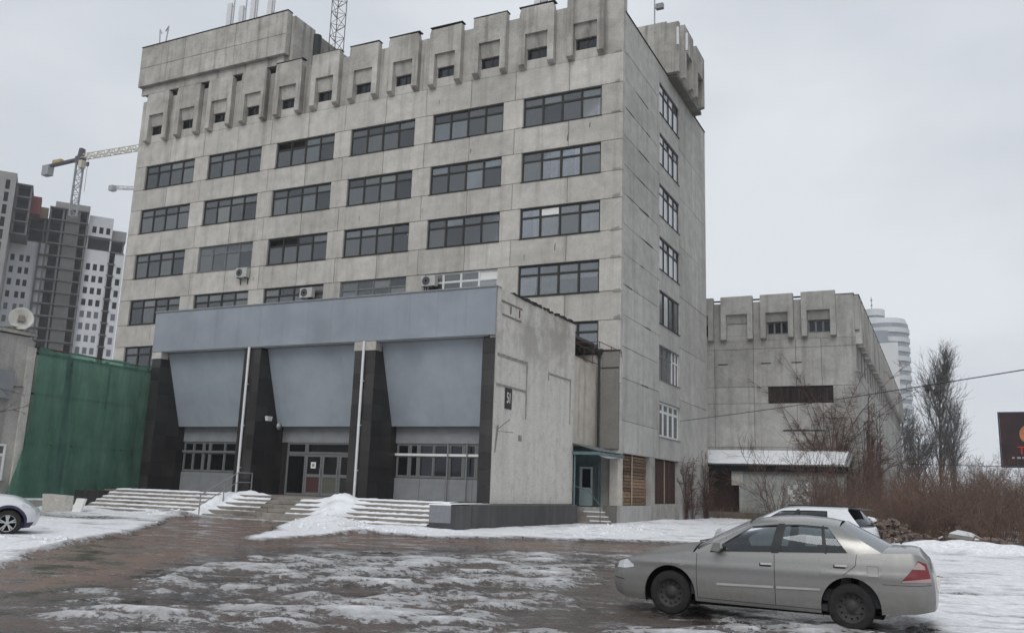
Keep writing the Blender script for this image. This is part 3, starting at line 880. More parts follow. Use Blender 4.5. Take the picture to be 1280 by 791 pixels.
# side wall of painted brick, patched render
def brickmat():
    m, nt, b = nmat('painted_brick_render', 0.9, 0.2)
    p = pos(nt)
    sp = nt.nodes.new('ShaderNodeSeparateXYZ'); nt.links.new(p, sp.inputs[0])
    cb = nt.nodes.new('ShaderNodeCombineXYZ')
    nt.links.new(sp.outputs[1], cb.inputs[0]); nt.links.new(sp.outputs[2], cb.inputs[1])
    br = nt.nodes.new('ShaderNodeTexBrick')
    br.inputs['Scale'].default_value = 1.0
    br.inputs['Brick Width'].default_value = 0.26; br.inputs['Row Height'].default_value = 0.077
    br.inputs['Mortar Size'].default_value = 0.006; br.inputs['Mortar Smooth'].default_value = 0.4
    br.inputs['Color1'].default_value = (1, 1, 1, 1); br.inputs['Color2'].default_value = (0.93, 0.93, 0.93, 1); br.inputs['Mortar'].default_value = (0.8, 0.79, 0.78, 1)
    nt.links.new(cb.outputs[0], br.inputs['Vector'])
    n1 = noise(nt, p, 0.45, 7, 0.6); n2 = noise(nt, p, 1.6, 6, 0.65); n3 = noise(nt, pos(nt, (1.5, 1.5, 0.12)), 1.2, 6, 0.6); n4 = noise(nt, p, 16, 4, 0.6)
    hz = nt.nodes.new('ShaderNodeMapRange'); hz.inputs[1].default_value = 4.5; hz.inputs[2].default_value = 9.5
    nt.links.new(sp.outputs[2], hz.inputs[0])
    c = mix(nt, math_(nt, 'MULTIPLY', ramp(nt, n3, [(0.45, 0), (0.68, 1)]), 0.5), (0.62, 0.602, 0.558), (0.40, 0.378, 0.34))
    # old grey render shows where the paint has come off, mostly high up
    grey = math_(nt, 'MULTIPLY', ramp(nt, n1, [(0.47, 0), (0.60, 1)]), math_(nt, 'ADD', math_(nt, 'MULTIPLY', hz.outputs[0], 0.65), 0.2))
    c = mix(nt, grey, c, (0.33, 0.315, 0.295))
    rose = math_(nt, 'MULTIPLY', ramp(nt, n2, [(0.52, 0), (0.68, 1)]), math_(nt, 'MULTIPLY', hz.outputs[0], 0.6))
    c = mix(nt, rose, c, (0.36, 0.27, 0.21))
    c = mix(nt, 0.8, c, mix(nt, 1.0, c, br.outputs['Color'], 'MULTIPLY'))
    c = mix(nt, 0.5, c, mix(nt, 1.0, c, ramp(nt, n4, [(0.3, 0.6), (0.7, 1.3)]), 'MULTIPLY'))
    peel = noise(nt, p, 2.6, 8, 0.7)
    c = mix(nt, math_(nt, 'MULTIPLY', ramp(nt, peel, [(0.53, 0), (0.62, 1)]), 0.45), c, (0.38, 0.345, 0.30))
    nt.links.new(c, b.inputs['Base Color'])
    bump(nt, b, math_(nt, 'ADD', br.outputs['Fac'], math_(nt, 'MULTIPLY', n4, -0.6)), 0.35, -0.02)
    return m
MT['brick'] = brickmat()
WX = -1.25
# ragged top edge of the side wall
rnd = random.Random(5)
top = []
y = -12.58
while y < -3.6:
    top.append((y, 10.12+0.05*rnd.random()-0.015*(y+12.7)*0)); y += 0.22
poly = [(-12.58, 1.0), (-3.6, 1.0), (-3.6, 10.08)]+[(a, b) for a, b in top[::-1] if a < -3.65]
m = MB(); m.prism(poly, 'x', WX-0.3, WX)
m.build('side_wall', MT['brick'], EB)
m = MB()
for a, b in zip(top[:-1], top[1:]):
    if a[0] > -11.2 and rnd.random() < 0.88:
        h = rnd.uniform(0.03, 0.12)
        m.box(WX-0.36, WX+0.02+0.05*rnd.random(), a[0]+0.003, b[0], max(a[1], b[1])-0.04, max(a[1], b[1])+h)
tag(m.build('roof_edge', MT['tar'], EB), kind='stuff')
m = MB(); m.prism([(-3.598, 3.98), (-0.15, 3.98), (-0.15, 8.45), (-0.9, 8.5), (-1.8, 8.42), (-2.7, 8.6), (-3.598, 8.55)], 'x', WX-0.45, WX-0.1)
m.build('rear_side_wall', weathered('streaked_render', (0.49, 0.45, 0.395), (0.22, 0.19, 0.15), streak=0.95, blotch=0.35, big=0.7), EB)
# rusty beams left in the wall near the top, render seams, small holes
for k, (y0, y1, z) in enumerate(((-12.2, -10.1, 9.6), (-12.1, -10.2, 9.02))):
    m = MB(); m.box(WX-0.02, WX+0.035, y0, y1, z, z+0.06); m.build('rusty_beam', MT['stained'], EB)
m = MB()
for y in (-11.3, -10.4): m.box(WX-0.02, WX+0.03, y, y+0.06, 9.2, 9.54)
m.build('rusty_tie', MT['rust'], EB)
sm = flat('grey_seam', (0.25, 0.24, 0.225), 0.9, 0.1, var=0.4, scale=4)
for bx in ((-12.4, -9.45, 7.2, 7.32), (-12.4, -9.45, 5.92, 6.02), (-9.44, -9.37, 4.75, 7.35), (-6.9, -4.2, 7.1, 7.18), (-4.19, -4.13, 4.9, 7.2), (-6.98, -6.9, 6.8, 7.2)):
    m = MB(); m.box(WX-0.01, WX+0.027, *bx); m.build('render_seam', sm, EB)
m = MB(); m.box(WX-0.01, WX+0.02, -10.1, -9.75, 3.72, 3.98); m.build('wall_patch', sm, EB)
m = MB(); m.bar((WX, -12.35, 3.1), (WX+0.05, -12.2, 4.25), 0.05, 0.05); m.bar((WX+0.06, -12.2, 4.1), (WX+0.55, -12.1, 4.5), 0.03, 0.03); m.bar((WX+0.06, -12.2, 4.0), (WX+0.7, -12.05, 3.95), 0.03, 0.03)
m.build('flag_bracket', MT['stained'], EB)

# piers: concrete cores clad with granite slabs
piers = [(-21.42, -20.8), (-15.15, -14.1), (-8.5, -7.35), (-1.85, -1.56)]
for (a, b) in piers:
    m = MB(); m.box(a+0.03, b-0.03, FY+0.09, -10.3, 1.0, 8.0); m.build('pier_core', MT['black'], EB)
    nz = 10
    for k in range(nz):
        z0 = 1.0+(7.94-1.0)*k/nz; z1 = 1.0+(7.94-1.0)*(k+1)/nz
        mid = (a+b)/2+0.1*(k % 2)*((b-a) > 0.8)
        for q0, q1 in (((a, mid), (mid, b)) if b-a > 0.8 else ((a, b if b < -2 else -1.252),)):
            panel(EB, 'granite_slab', q0, q1, FY+0.055, 0.03, z0, z1, MT['granite'], bev=0.003, gap=0.003, jit=0.003)
        if b < -2:
            ys = [FY+0.09, FY+0.9, FY+1.7, -10.32]
            for y0, y1 in zip(ys[:-1], ys[1:]):
                panel_s(EB, 'granite_slab', y0, y1, b, 0.028, z0, z1, MT['granite'], bev=0.003, gap=0.003, jit=0.003)
m = MB(); m.box(-8.52, -7.33, FY+0.02, FY+0.5, 7.62, 8.04); m.build('pier_cap', MT['concrete'], EB)
m = MB(); m.box(-21.44, -20.78, FY+0.02, FY+0.5, 7.7, 8.04); m.build('pier_cap', MT['concrete'], EB)
# white down-pipes on the two middle piers
for x in (-14.78, -7.95):
    m = MB(); m.tube((x, FY-0.03, 1.0), (x, FY-0.03, 8.04), 0.062, n=10)
    for z in (2.2, 4.2, 6.2): m.box(x-0.09, x+0.09, FY-0.03, FY+0.055, z, z+0.04)
    m.build('downpipe', MT['white_paint'], EB)

# the three bays
bays = [(-20.8, -15.15), (-14.1, -8.5), (-7.35, -1.85)]
for bi, (a, b) in enumerate(bays):
    m = MB(); m.prism([(-12.18, 8.0), (-10.98, 4.3), (-10.84, 4.3), (-12.04, 8.0)], 'x', a+0.01, b-0.01)
    m.build('inclined_panel', MT['incline'], EB)
    m = MB(); m.box(a, b, -10.55, -10.3, 3.55, 7.98); m.build('bay_header', MT['metal_grey'], EB)
    gy = -10.52
    m = MB(); m.box(a, b, -9.2, -9.0, 1.0, 3.6); m.box(a, b, -10.2, -9.0, 0.97, 0.995); m.build('hall_back', flat('hall_interior', (0.06, 0.058, 0.055), 0.8, 0.2, var=0.4, scale=0.7), EB)
    if bi != 1:
        # lower sheet-metal panels
        n = 4
        for k in range(n):
            q0 = a+(b-a)*k/n; q1 = a+(b-a)*(k+1)/n
            panel(EB, 'apron_panel', q0, q1, gy, 0.05, 1.0, 1.98, MT['metal_grey'], bev=0.004, gap=0.006)
        splits = [0, 0.13, 0.22, 0.52, 0.66, 0.78, 1.0] if bi == 2 else [0, 0.25, 0.33, 0.7, 0.78, 1.0]
        for k in range(len(splits)-1):
            q0 = a+0.05+(b-a-0.1)*splits[k]; q1 = a+0.05+(b-a-0.1)*splits[k+1]
            window(EB, (q0+0.004, gy-0.1, 2.0), q1-q0-0.008, 1.54, 2 if (q1-q0) > 1.2 else 1, 0.36, MT['frame_grey'], glass='glass_dark', sill=False, inset=0.12, fr=0.07, mul=0.09)
        m = MB(); m.box(a, b, gy-0.05, gy-0.002, 2.98, 3.09); m.build('window_band', MT['frame_white'] if bi == 2 else MT['frame_grey'], EB)
        m = MB()
        for x in ((a+0.52*(b-a), a+0.7*(b-a)) if bi == 2 else (a+0.75*(b-a),)):
            m.tube((x, gy-0.12, 1.0), (x, gy-0.12, 3.6), 0.03, n=8)
        m.build('cable_duct', MT['metal_grey'], EB)
    else:
        # glazed lobby front: one fixed light and a row of doors under a dark transom
        fx = [a+0.35, a+1.55]
        m = MB(); m.box(a, a+0.34, gy, gy+0.1, 1.0, 3.55); m.build('jamb', MT['granite'], EB)
        window(EB, (fx[0], gy-0.12, 1.0), 1.18, 1.98, 1, 0, MT['frame_grey'], glass='glass_dark', sill=False)
        window(EB, (fx[0], gy-0.12, 3.0), 1.18, 0.55, 1, 0, MT['frame_grey'], glass='glass_dark', sill=False)
        window(EB, (fx[1], gy-0.12, 3.0), b-fx[1]-0.02, 0.55, 1, 0, MT['frame_grey'], glass='glass_dark', sill=False)
        n = 4; dw = (b-fx[1]-0.02)/n
        for k in range(n):
            x0 = fx[1]+dw*k
            m = MB(); w = dw-0.02; hgt = 1.97; e = 0.11
            m.box(0, e, 0, 0.06, 0, hgt); m.box(w-e, w, 0, 0.06, 0, hgt); m.box(e, w-e, 0, 0.06, 0, e+0.04); m.box(e, w-e, 0, 0.06, hgt-e, hgt); m.box(e, w-e, 0, 0.06, 0.88, 1.02)
            d = m.build('door', MT['frame_grey'], EB, (x0+0.01, gy-0.02, 1.005))
            link('pane', boxmesh('pane', w-2*e, 0.01, hgt-e-1.02, MT['glass_dark']), d, (e, 0.025, 1.02))
            lower = flat('door_panel', [(0.07, 0.03, 0.03), (0.10, 0.10, 0.085), (0.03, 0.03, 0.03), (0.05, 0.05, 0.05)][k], 0.6, 0.3)
            link('door_panel', boxmesh('door_panel', w-2*e, 0.012, 0.88-e-0.04, lower), d, (e, 0.025, e+0.04))
            hd = MB(); hd.bar((w-0.055, -0.05, 0.95), (w-0.055, -0.05, 1.3), 0.03, 0.03); hd.box(w-0.07, w-0.04, -0.05, 0, 0.98, 1.0); hd.box(w-0.07, w-0.04, -0.05, 0, 1.25, 1.27)
            hd.build('handle', MT['galv'], d)
            if k == 0:
                nt_ = MB(); nt_.box(0.32, 0.62, 0.008, 0.02, 1.3, 1.6)
                nt_.build('notice', MT['sign_white'], d)
                n2_ = MB(); n2_.box(0.4, 0.54, 0.002, 0.006, 1.38, 1.52); n2_.build('notice_print', MT['metal_grey'], d)
# plinth and platform
m = MB(); m.box(-21.4, -1.0, -14.7, -10.25, 0.0, 0.985); m.box(-1.9, -1.0, -16.25, -14.71, 0.0, 0.93); m.box(-1.5, -1.0, -10.24, -3.65, 0, 0.97)
m.build('platform', MT['step'], EB)
ys = np.linspace(-16.28, -3.62, 9)
for y0, y1 in zip(ys[:-1], ys[1:]):
    panel_s(EB, 'plinth_slab', y0, y1, -0.955, 0.04, 0.0, 0.96, MT['plinth'], bev=0.004, gap=0.004, jit=0.004)
panel(EB, 'plinth_slab', -1.9, -0.96, -16.29, 0.04, 0.3, 0.95, flat('pale_plinth_slab', (0.19, 0.195, 0.21), 0.6, 0.3, var=0.15), bev=0.004, gap=0.003)
panel(EB, 'plinth_slab', -1.9, -0.96, -16.285, 0.04, 0.0, 0.3, MT['plinth'], bev=0.004, gap=0.003)
m = MB(); m.box(-21.4, -20.75, -16.25, -14.71, 0.0, 0.93); m.build('platform_end', MT['plinth'], EB)
panel_s(EB, 'plinth_slab', -16.2, -14.75, -20.71, 0.035, 0.0, 0.93, MT['granite'], bev=0.004, gap=0.004)
panel(EB, 'plinth_slab', -21.42, -20.75, -16.29, 0.035, 0.0, 0.93, MT['granite'], bev=0.004, gap=0.004)

# ================================================================== steps
ST = thing('entrance_steps', 'broad flight of worn concrete steps up to the entrance doors', 'steps', (-11.3, -16, 0))
NS, TR = 6, 0.335
RI = 0.985/NS
for k in range(NS-1):
    y0 = -14.705-TR*(NS-1-k)
    segs = [(-20.7, -17.2), (-17.2, -13.6), (-13.6, -10.2), (-10.2, -6.9), (-6.9, -4.4), (-4.4, -1.92)]
    for a, b in segs:
        link('step', boxmesh('step', b-a-0.012, TR+0.03, RI, MT['step'], 0.015), ST, (a+0.006, y0+random.uniform(-0.012, 0.012), RI*k+random.uniform(-0.008, 0.008)))
m = MB(); m.box(-20.68, -1.94, -15.9, -14.71, 0, 0.14); m.build('step_base', MT['step'], ST)

# snow left lying on the treads and heaped at the sides of the swept way
sn = MB()
rnd = random.Random(11)
def snow_strip(xa, xb, y0, y1, z):
    x = xa; pts = []
    while x <= xb+1e-6:
        q = fbm(np.array([x*0.9+z*50]), np.array([z*31.0]), 4)[0]
        pts.append((x, y0+0.02+0.75*max(0, q-0.50)+0.03*rnd.random(), z+0.018+0.04*rnd.random()))
        x += 0.16
    rows = [[(p[0], p[1], z-0.01) for p in pts], [(p[0], p[1]+0.015, p[2]) for p in pts], [(p[0], (p[1]+y1)/2, p[2]+0.015) for p in pts], [(p[0], y1, p[2]+0.02) for p in pts]]
    sn.grid(rows)
for k in range(NS):
    y0 = -14.705-TR*(NS-1-k); z = RI*(k+1)
    y1 = y0+TR if k < NS-1 else -13.9
    snow_strip(-20.68, -13.4, y0, y1, z+0.004)
    snow_strip(-6.6, -1.94, y0, y1, z+0.004)
snow_strip(-2.0, -1.0, -16.2, -12.9, 0.945)
def heap(x0, x1, yA, yB, prof):
    gx_ = np.arange(x0, x1, 0.07); gy_ = np.arange(yA, yB, 0.07)
    A, B = np.meshgrid(gx_, gy_, indexing='ij')
    ramp_ = np.clip((B+16.5)/1.75, 0, 1)*0.985
    h = prof(A, B)*(0.55+0.7*fbm(A*2.2, B*2.2, 5))+0.05*fbm(A*5, B*5, 3)+0.10*np.clip(fbm(A*3.1+7, B*3.1, 2)-0.55, 0, 1)
    Z = ramp_+h-0.12
    rows = [[(A[i, j], B[i, j], Z[i, j]) for j in range(A.shape[1])] for i in range(A.shape[0])]
    sn.grid(rows)
def g2(A, B, cx, cy, rx, ry, h, sk=0.0):
    return h*np.exp(-(((A-cx-sk*(B-cy))/rx)**2+((B-cy)/ry)**2))
heap(-9.2, -4.6, -17.9, -12.9, lambda A, B: g2(A, B, -7.0, -15.4, 0.75, 1.6, 0.30, -0.25)+g2(A, B, -6.6, -16.6, 1.0, 0.7, 0.33)+g2(A, B, -7.4, -14.2, 1.1, 0.6, 0.14))
heap(-15.6, -10.8, -17.9, -12.9, lambda A, B: g2(A, B, -13.4, -15.6, 0.42, 1.4, 0.36, 0.22)+g2(A, B, -14.2, -16.9, 0.9, 0.5, 0.3)+g2(A, B, -12.5, -14.0, 0.9, 0.4, 0.26))
tag(sn.build('snow_on_steps', MT['snow'], smooth=True), 'snow lying on the treads and heaped beside the swept way up the steps', 'snow', kind='stuff')

HR = thing('handrail', 'thin steel double handrail running up the left part of the entrance steps', 'handrail', (-13.2, -16.6, 0))
m = MB()
HRX = -13.0
pts = [(HRX, -16.75, 0.95), (HRX, -14.6, 1.95), (HRX, -13.7, 1.95)]
m.path(pts, 0.026, 8); m.path([(p[0], p[1], p[2]-0.42) for p in pts], 0.02, 8)
m.build('rail', MT['metal_grey'], HR)
for y, z0, z1 in ((-16.75, 0.0, 0.95), (-15.4, 0.55, 1.58), (-14.6, 0.98, 1.95), (-13.7, 0.98, 1.95)):
    m = MB(); m.tube((HRX, y, z0), (HRX, y, z1), 0.024, n=8); m.build('post', MT['metal_grey'], HR)

# small things on the entrance block
FLD = thing('floodlight', 'small white floodlight fixed to the dark granite pier left of the doors', 'light', (-14.0, -11.9, 4.5))
m = MB(); m.box(-14.06, -13.9, -11.93, -11.87, 4.28, 4.34); m.tube((-13.93, -11.9, 4.31), (-13.93, -11.9, 4.55), 0.018); m.build('bracket', MT['black_iron'], FLD)
m = MB(); m.prism([(-12.05, 4.5), (-11.78, 4.5), (-11.72, 4.72), (-12.1, 4.72)], 'x', -13.98, -13.82); m.build('housing', MT['white_paint'], FLD)
SD = thing('wall_lamp', 'round grey lamp on the dark pier beside the inclined panel over the doors', 'light', (-14.0, -11.2, 4.3))
m = MB(); m.lathe([(0.0, 0.0), (0.16, 0.02), (0.2, 0.07), (0.0, 0.14)], 18, 'x', (-13.92, -11.15, 4.3)); m.build('lamp_glass', MT['galv'], SD, smooth=True)
m = MB(); m.box(-14.06, -13.91, -11.2, -11.1, 4.26, 4.34); m.build('bracket', MT['black_iron'], SD)

NP = thing('house_number_sign', 'dark house number plate reading 51 on the pale side wall', 'sign', (-1.24, -11.25, 5.45))
m = MB(); m.box(-1.248, -1.21, -11.56, -10.93, 5.02, 5.92); m.build('plate', MT['sign'], NP)
cu = bpy.data.curves.new('digits', 'FONT'); cu.body = '51'; cu.size = 0.66; cu.align_x = 'CENTER'; cu.align_y = 'CENTER'; cu.extrude = 0.004
tx = bpy.data.objects.new('tmp', cu); COL.objects.link(tx)
dg = bpy.context.evaluated_depsgraph_get()
dme = bpy.data.meshes.new_from_object(tx.evaluated_get(dg)); bpy.data.objects.remove(tx)
dme.materials.clear(); dme.materials.append(MT['sign_white'])
d = link('digits', dme, NP, (-1.203, -11.245, 5.47), rot=(math.pi/2, 0, math.pi/2)); d.scale = (0.62, 1.0, 1.0)
fmb = MB()
fmb.box(-1.209, -1.202, -11.53, -10.96, 5.84, 5.88); fmb.box(-1.209, -1.202, -11.53, -10.96, 5.06, 5.1)
fmb.build('border', MT['sign'], NP)

# ================================================================== side porch
PO = thing('side_porch', 'small side porch with teal glazed door, sloping sheet canopy and snowy steps', 'porch', (-0.9, -1.6, 0))
m = MB(); m.box(-2.8, -1.02, -0.16, 0.02, 0.8, 3.94); m.build('rear_wall', MT['teal'], PO)
m = MB(); m.box(-1.01, -0.43, -0.14, 0.02, 0.3, 3.7); m.build('wall', MT['old'], PO)
m = MB(); e = 0.07
m.box(-2.25, -2.25+e, -0.3, -0.17, 0.9, 3.0); m.box(-1.12, -1.05, -0.3, -0.17, 0.9, 3.3); m.box(-2.25, -1.12, -0.3, -0.17, 3.0, 3.08); m.box(-1.42, -1.36, -0.3, -0.17, 0.9, 3.0)
m.build('door_frame', MT['teal'], PO)
m = MB(); m.box(-2.18, -1.42, -0.26, -0.2, 0.9, 1.85); m.box(-2.18, -2.05, -0.26, -0.2, 1.85, 2.95); m.box(-1.55, -1.42, -0.26, -0.2, 1.85, 2.95); m.box(-2.05, -1.55, -0.26, -0.2, 2.85, 2.95)
d = m.build('door', flat('pale_teal_paint', (0.5, 0.6, 0.62), 0.5, 0.4), PO)
m = MB(); m.box(-2.05, -1.55, -0.235, -0.225, 1.85, 2.85); m.build('pane', MT['glass_dark'], d)
m = MB(); m.box(-1.36, -1.12, -0.235, -0.225, 0.9, 3.0); m.build('side_light', MT['glass_dull'], PO)
m = MB(); m.box(-1.53, -1.5, -0.31, -0.262, 1.75, 1.95); m.build('handle', MT['galv'], d)
# canopy of folded sheet
cp = MB()
ny = 26
rowA, rowB = [], []
for k in range(ny+1):
    y = -3.75+3.7*k/ny; dz = 0.03*(k % 2)
    rowA.append((-1.32, y, 4.02+dz)); rowB.append((0.28, y, 3.62+dz))
cp.grid([rowA, rowB]); cp.grid([[(p[0], p[1], p[2]-0.03) for p in rowB], [(p[0], p[1], p[2]-0.03) for p in rowA]])
cp.build('canopy', flat('grey_canopy_sheet', (0.13, 0.145, 0.15), 0.55, 0.4, var=0.25), PO)
m = MB(); m.box(0.22, 0.27, -3.74, -0.06, 3.42, 3.58); m.box(-1.3, 0.22, -3.74, -3.69, 3.45, 3.6); m.build('canopy_beam', MT['teal'], PO)
sag = MB(); sag.grid([[(0.29, -3.5+3.0*t/10, 3.56-0.14*math.sin(math.pi*t/10)) for t in range(11)], [(0.1, -3.5+3.0*t/10, 3.44-0.1*math.sin(math.pi*t/10)) for t in range(11)]])
sag.build('hanging_strip', MT['white_paint'], PO)
m = MB(); m.tube((-1.15, -3.6, 0.9), (-1.15, -3.6, 3.6), 0.04); m.build('post', MT['teal'], PO)
m = MB(); m.box(-2.8, -0.45, -2.2, -0.17, 0.0, 0.86); m.build('landing', MT['old'], PO)
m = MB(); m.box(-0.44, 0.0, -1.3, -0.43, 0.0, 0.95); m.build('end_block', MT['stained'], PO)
stp = [(-1.05, 0.02, 0.62), (-0.75, 0.32, 0.40), (-0.48, 0.55, 0.19)]
for k, (a, b, z) in enumerate(stp):
    y0 = -2.5-0.3*k
    m = MB(); m.box(a-0.8, b, y0, y0+0.31, 0, z); s_ = m.build('step', MT['step'], PO)
    m = MB(); m.box(a-0.02, b-0.02, y0+0.01, y0+0.29, z+0.002, z+0.045); tag(m.build('snow_cap', MT['snow'], s_))
m = MB(); m.path([(-0.95, -2.3, 1.75), (0.1, -3.2, 0.98), (0.1, -3.2, 0.05)], 0.022, 8); m.path([(-1.1, -3.6, 1.9), (-1.1, -2.4, 1.75)], 0.02, 8)
m.build('handrail', MT['teal'], PO)

# railing round the small terrace above the porch
TRL = thing('terrace_railing', 'rusty black railing on the wall top above the side porch', 'railing', (-1.3, -2, 8.5))
m = MB()
for z in (9.18, 8.55):
    m.path([(WX-0.05, -3.62, z), (WX-0.05, -0.2, z)], 0.025, 6)
m.path([(0.05, -3.5, 9.2), (0.05, -0.05, 9.2)], 0.022, 6); m.path([(WX-0.05, -3.62, 9.18), (0.05, -3.5, 9.2)], 0.02, 6)
m.path([(-1.1, -0.2, 9.32), (0.05, -0.1, 9.3)], 0.03, 6)
m.build('rail', MT['rust'], TRL)
for x, y in ((WX-0.05, -3.62), (WX-0.05, -2.2), (WX-0.05, -0.9), (0.05, -3.5), (0.05, -1.7), (0.05, -0.06)):
    m = MB(); m.tube((x, y, 8.45 if x < -1 else 8.9), (x, y, 9.2), 0.022, n=6); m.build('post', MT['rust'], TRL)

# ================================================================== left neighbour wall and green net
LB = thing('neighbour_building', 'weathered grey rendered building at the left edge beside the green net', 'building', (-22.3, -25, 0))
LX = -22.0
m = MB()
m.prism([(-34, 0), (-18.9, 0), (-19.0, 7.6), (-19.3, 7.75), (-34, 7.8)], 'x', LX-9, LX)
m.build('wall', MT['old'], LB)
m = MB(); m.box(LX-9.1, LX+0.12, -34, -18.95, 7.81, 7.95); m.box(LX-0.3, LX+0.03, -19.9, -18.96, 7.96, 8.05); m.build('parapet', MT['old'], LB)
m = MB(); m.box(LX, LX+0.10, -19.25, -18.88, 0.0, 7.3); m.build('corner_strip', MT['concrete'], LB)
window(LB, (LX+0.1, -21.7, 1.25), 2.05, 1.6, 3, 0.3, MT['frame_white'], math.pi/2, inset=0.06, glass='glass_dull')
m = MB(); m.box(LX, LX+0.22, -20.9, -19.85, 4.85, 6.1); m.build('vent_box', MT['metal_grey'], LB)
m = MB()
rnd = random.Random(2)
for k in range(16):
    y = -24+k*0.32; m.box(LX-0.4+rnd.random()*0.3, LX+0.05, y, y+0.2, 7.955, 8.0+0.14*rnd.random())
tag(m.build('broken_coping', MT['stained'], LB), kind='stuff')
m = MB(); m.path([(LX+0.12, -26, 5.35), (LX+0.12, -21, 5.3), (LX+0.12, -19.3, 5.45)], 0.02, 6); m.build('cable', MT['black_iron'], LB)
BK = thing('yard_wall', 'grey rendered wall standing behind the green net', 'wall', (-23.2, -15.5, 0))
m = MB(); m.box(-23.4, -23.1, -18.85, -9.0, 0, 7.2); m.build('wall_face', MT['concrete'], BK)
m = MB(); m.box(-23.45, -23.05, -18.85, -9.0, 7.205, 7.3); m.build('coping', MT['tar'], BK)
SCF = thing('scaffold', 'rusty scaffold frame dimly seen behind the green net', 'scaffold', (-22.4, -15.5, 0))
for y in (-18.6, -16.6, -14.4, -12.4):
    m = MB(); m.tube((-22.35 if y != -16.6 else -22.2, y, 0), (-22.35 if y != -16.6 else -22.2, y-0.25*(y == -16.6), 7.0), 0.05 if y != -16.6 else 0.15, n=8); m.build('pole', MT['black_iron'], SCF)
for z in (0.65, 2.9, 5.2, 7.35):
    m = MB(); m.tube((-22.3, -18.7, z+0.05), (-22.3, -12.3, z), 0.04, n=8); m.build('ledger', MT['rust'], SCF)

def netmat():
    m = bpy.data.materials.new('green_scaffold_net'); m.use_nodes = True
    nt = m.node_tree; nt.nodes.clear()
    out = nt.nodes.new('ShaderNodeOutputMaterial')
    df = nt.nodes.new('ShaderNodeBsdfDiffuse'); tl = nt.nodes.new('ShaderNodeBsdfTranslucent'); tr = nt.nodes.new('ShaderNodeBsdfTransparent')
    tr.inputs[0].default_value = (0.45, 0.75, 0.6, 1)
    p = pos(nt)
    n = noise(nt, p, 0.8, 6, 0.6); n2 = noise(nt, pos(nt, (1, 3, 0.3)), 2.0, 5, 0.6)
    c = mix(nt, ramp(nt, n, [(0.35, 0), (0.7, 1)]), (0.175, 0.31, 0.255), (0.11, 0.215, 0.17))
    c = mix(nt, 0.5, c, mix(nt, 1.0, c, ramp(nt, n2, [(0.3, 0.7), (0.7, 1.3)]), 'MULTIPLY'))
    nt.links.new(c, df.inputs[0]); nt.links.new(c, tl.inputs[0])
    a = nt.nodes.new('ShaderNodeMixShader'); a.inputs[0].default_value = 0.3
    b = nt.nodes.new('ShaderNodeMixShader'); b.inputs[0].default_value = 0.47
    nt.links.new(df.outputs[0], a.inputs[1]); nt.links.new(tl.outputs[0], a.inputs[2])
    nt.links.new(a.outputs[0], b.inputs[1]); nt.links.new(tr.outputs[0], b.inputs[2]); nt.links.new(b.outputs[0], out.inputs[0])
    return m
nm = MB()
NY, NZ = 70, 56
rows = []
for j in range(NZ+1):
    t = j/NZ
    # the near edge curls forward towards the foot
    yl = -18.85-0.75*(1-t)**3+0.12*math.sin(t*3.1)
    z0 = 0.52; ztl = 7.38
    row = []
    for i in range(NY+1):
        s_ = i/NY
        y = yl+(-12.05-yl)*s_
        zt = ztl-0.12*math.sin(math.pi*s_*3)**2+0.05*s_
        z = z0+(zt-z0)*t
        x = -21.95+0.05*math.sin(y*2.1+0.6*math.sin(z*1.3))+0.035*math.sin(y*5.3+z*0.7)+0.04*math.sin(z*1.9+y)+0.22*(1-s_)**6
        row.append((x, y, z))
    rows.append(row)
nm.grid(rows)
tag(nm.build('scaffold_net', netmat(), smooth=True), 'green mesh net stretched between the neighbour wall and the entrance block', 'net')

DI = thing('satellite_dish', 'large white satellite dish on the neighbour roof at the left', 'dish', (-22.2, -19.8, 8.0))
DC = Vector((-21.9, -19.85, 8.52)); dn = (CAM-DC).normalized(); dn.z += 0.25; dn.normalize()
dm = MB()
prof = [(0.02, -0.13), (0.24, -0.105), (0.38, -0.055), (0.5, 0.0), (0.52, 0.0), (0.5, -0.03), (0.24, -0.13), (0.02, -0.16)]
dm.lathe(prof, 32)
o = dm.build('reflector', flat('dirty_white_dish', (0.45, 0.44, 0.40), 0.6, 0.3, var=0.3, scale=3), DI, smooth=True)
o.rotation_euler = dn.to_track_quat('Z', 'Y').to_euler(); o.location = DC
m = MB(); m.box(-0.13, 0.13, -0.13, 0.13, -0.12, 0.05); o = m.build('feed_housing', flat('feed_brown', (0.2, 0.17, 0.14), 0.7, 0.2), DI); o.rotation_euler = dn.to_track_quat('Z', 'Y').to_euler(); o.location = DC
m = MB(); m.tube((-22.1, -19.9, 7.9), (-22.05, -19.9, 8.5), 0.05); m.build('mast', MT['galv'], DI)

BA = thing('concrete_barrier', 'pale concrete barrier block in the snow before the green net', 'barrier', (-19.0, -19, 0))
m = MB(); m.prism([(-19.75, 0.05), (-18.3, 0.0), (-18.32, 0.72), (-19.85, 0.76)], 'y', -19.12, -18.75); m.build('block', MT['concrete'], BA)
m = MB(); m.prism([(-19.15, 0.0), (-18.72, 0.0), (-18.8, 0.32), (-19.12, 0.32)], 'x', -19.7, -18.4); 
m.build('foot', MT['concrete'], BA)
BA2 = thing('white_slab', 'low white slab leaning beside the barrier next to the steps', 'slab', (-18.0, -18.6, 0))
m = MB(); m.prism([(-18.85, 0.0), (-18.75, 0.0), (-18.55, 0.62), (-18.65, 0.62)], 'x', -18.25, -17.7); m.build('slab', MT['frame_white'], BA2)
LW = thing('low_wall', 'low snow-capped kerb wall under the green net', 'wall', (-21.8, -15.5, 0))
m = MB(); m.box(-22.1, -21.7, -18.8, -12.8, 0, 0.42); m.build('kerb', MT['old'], LW)
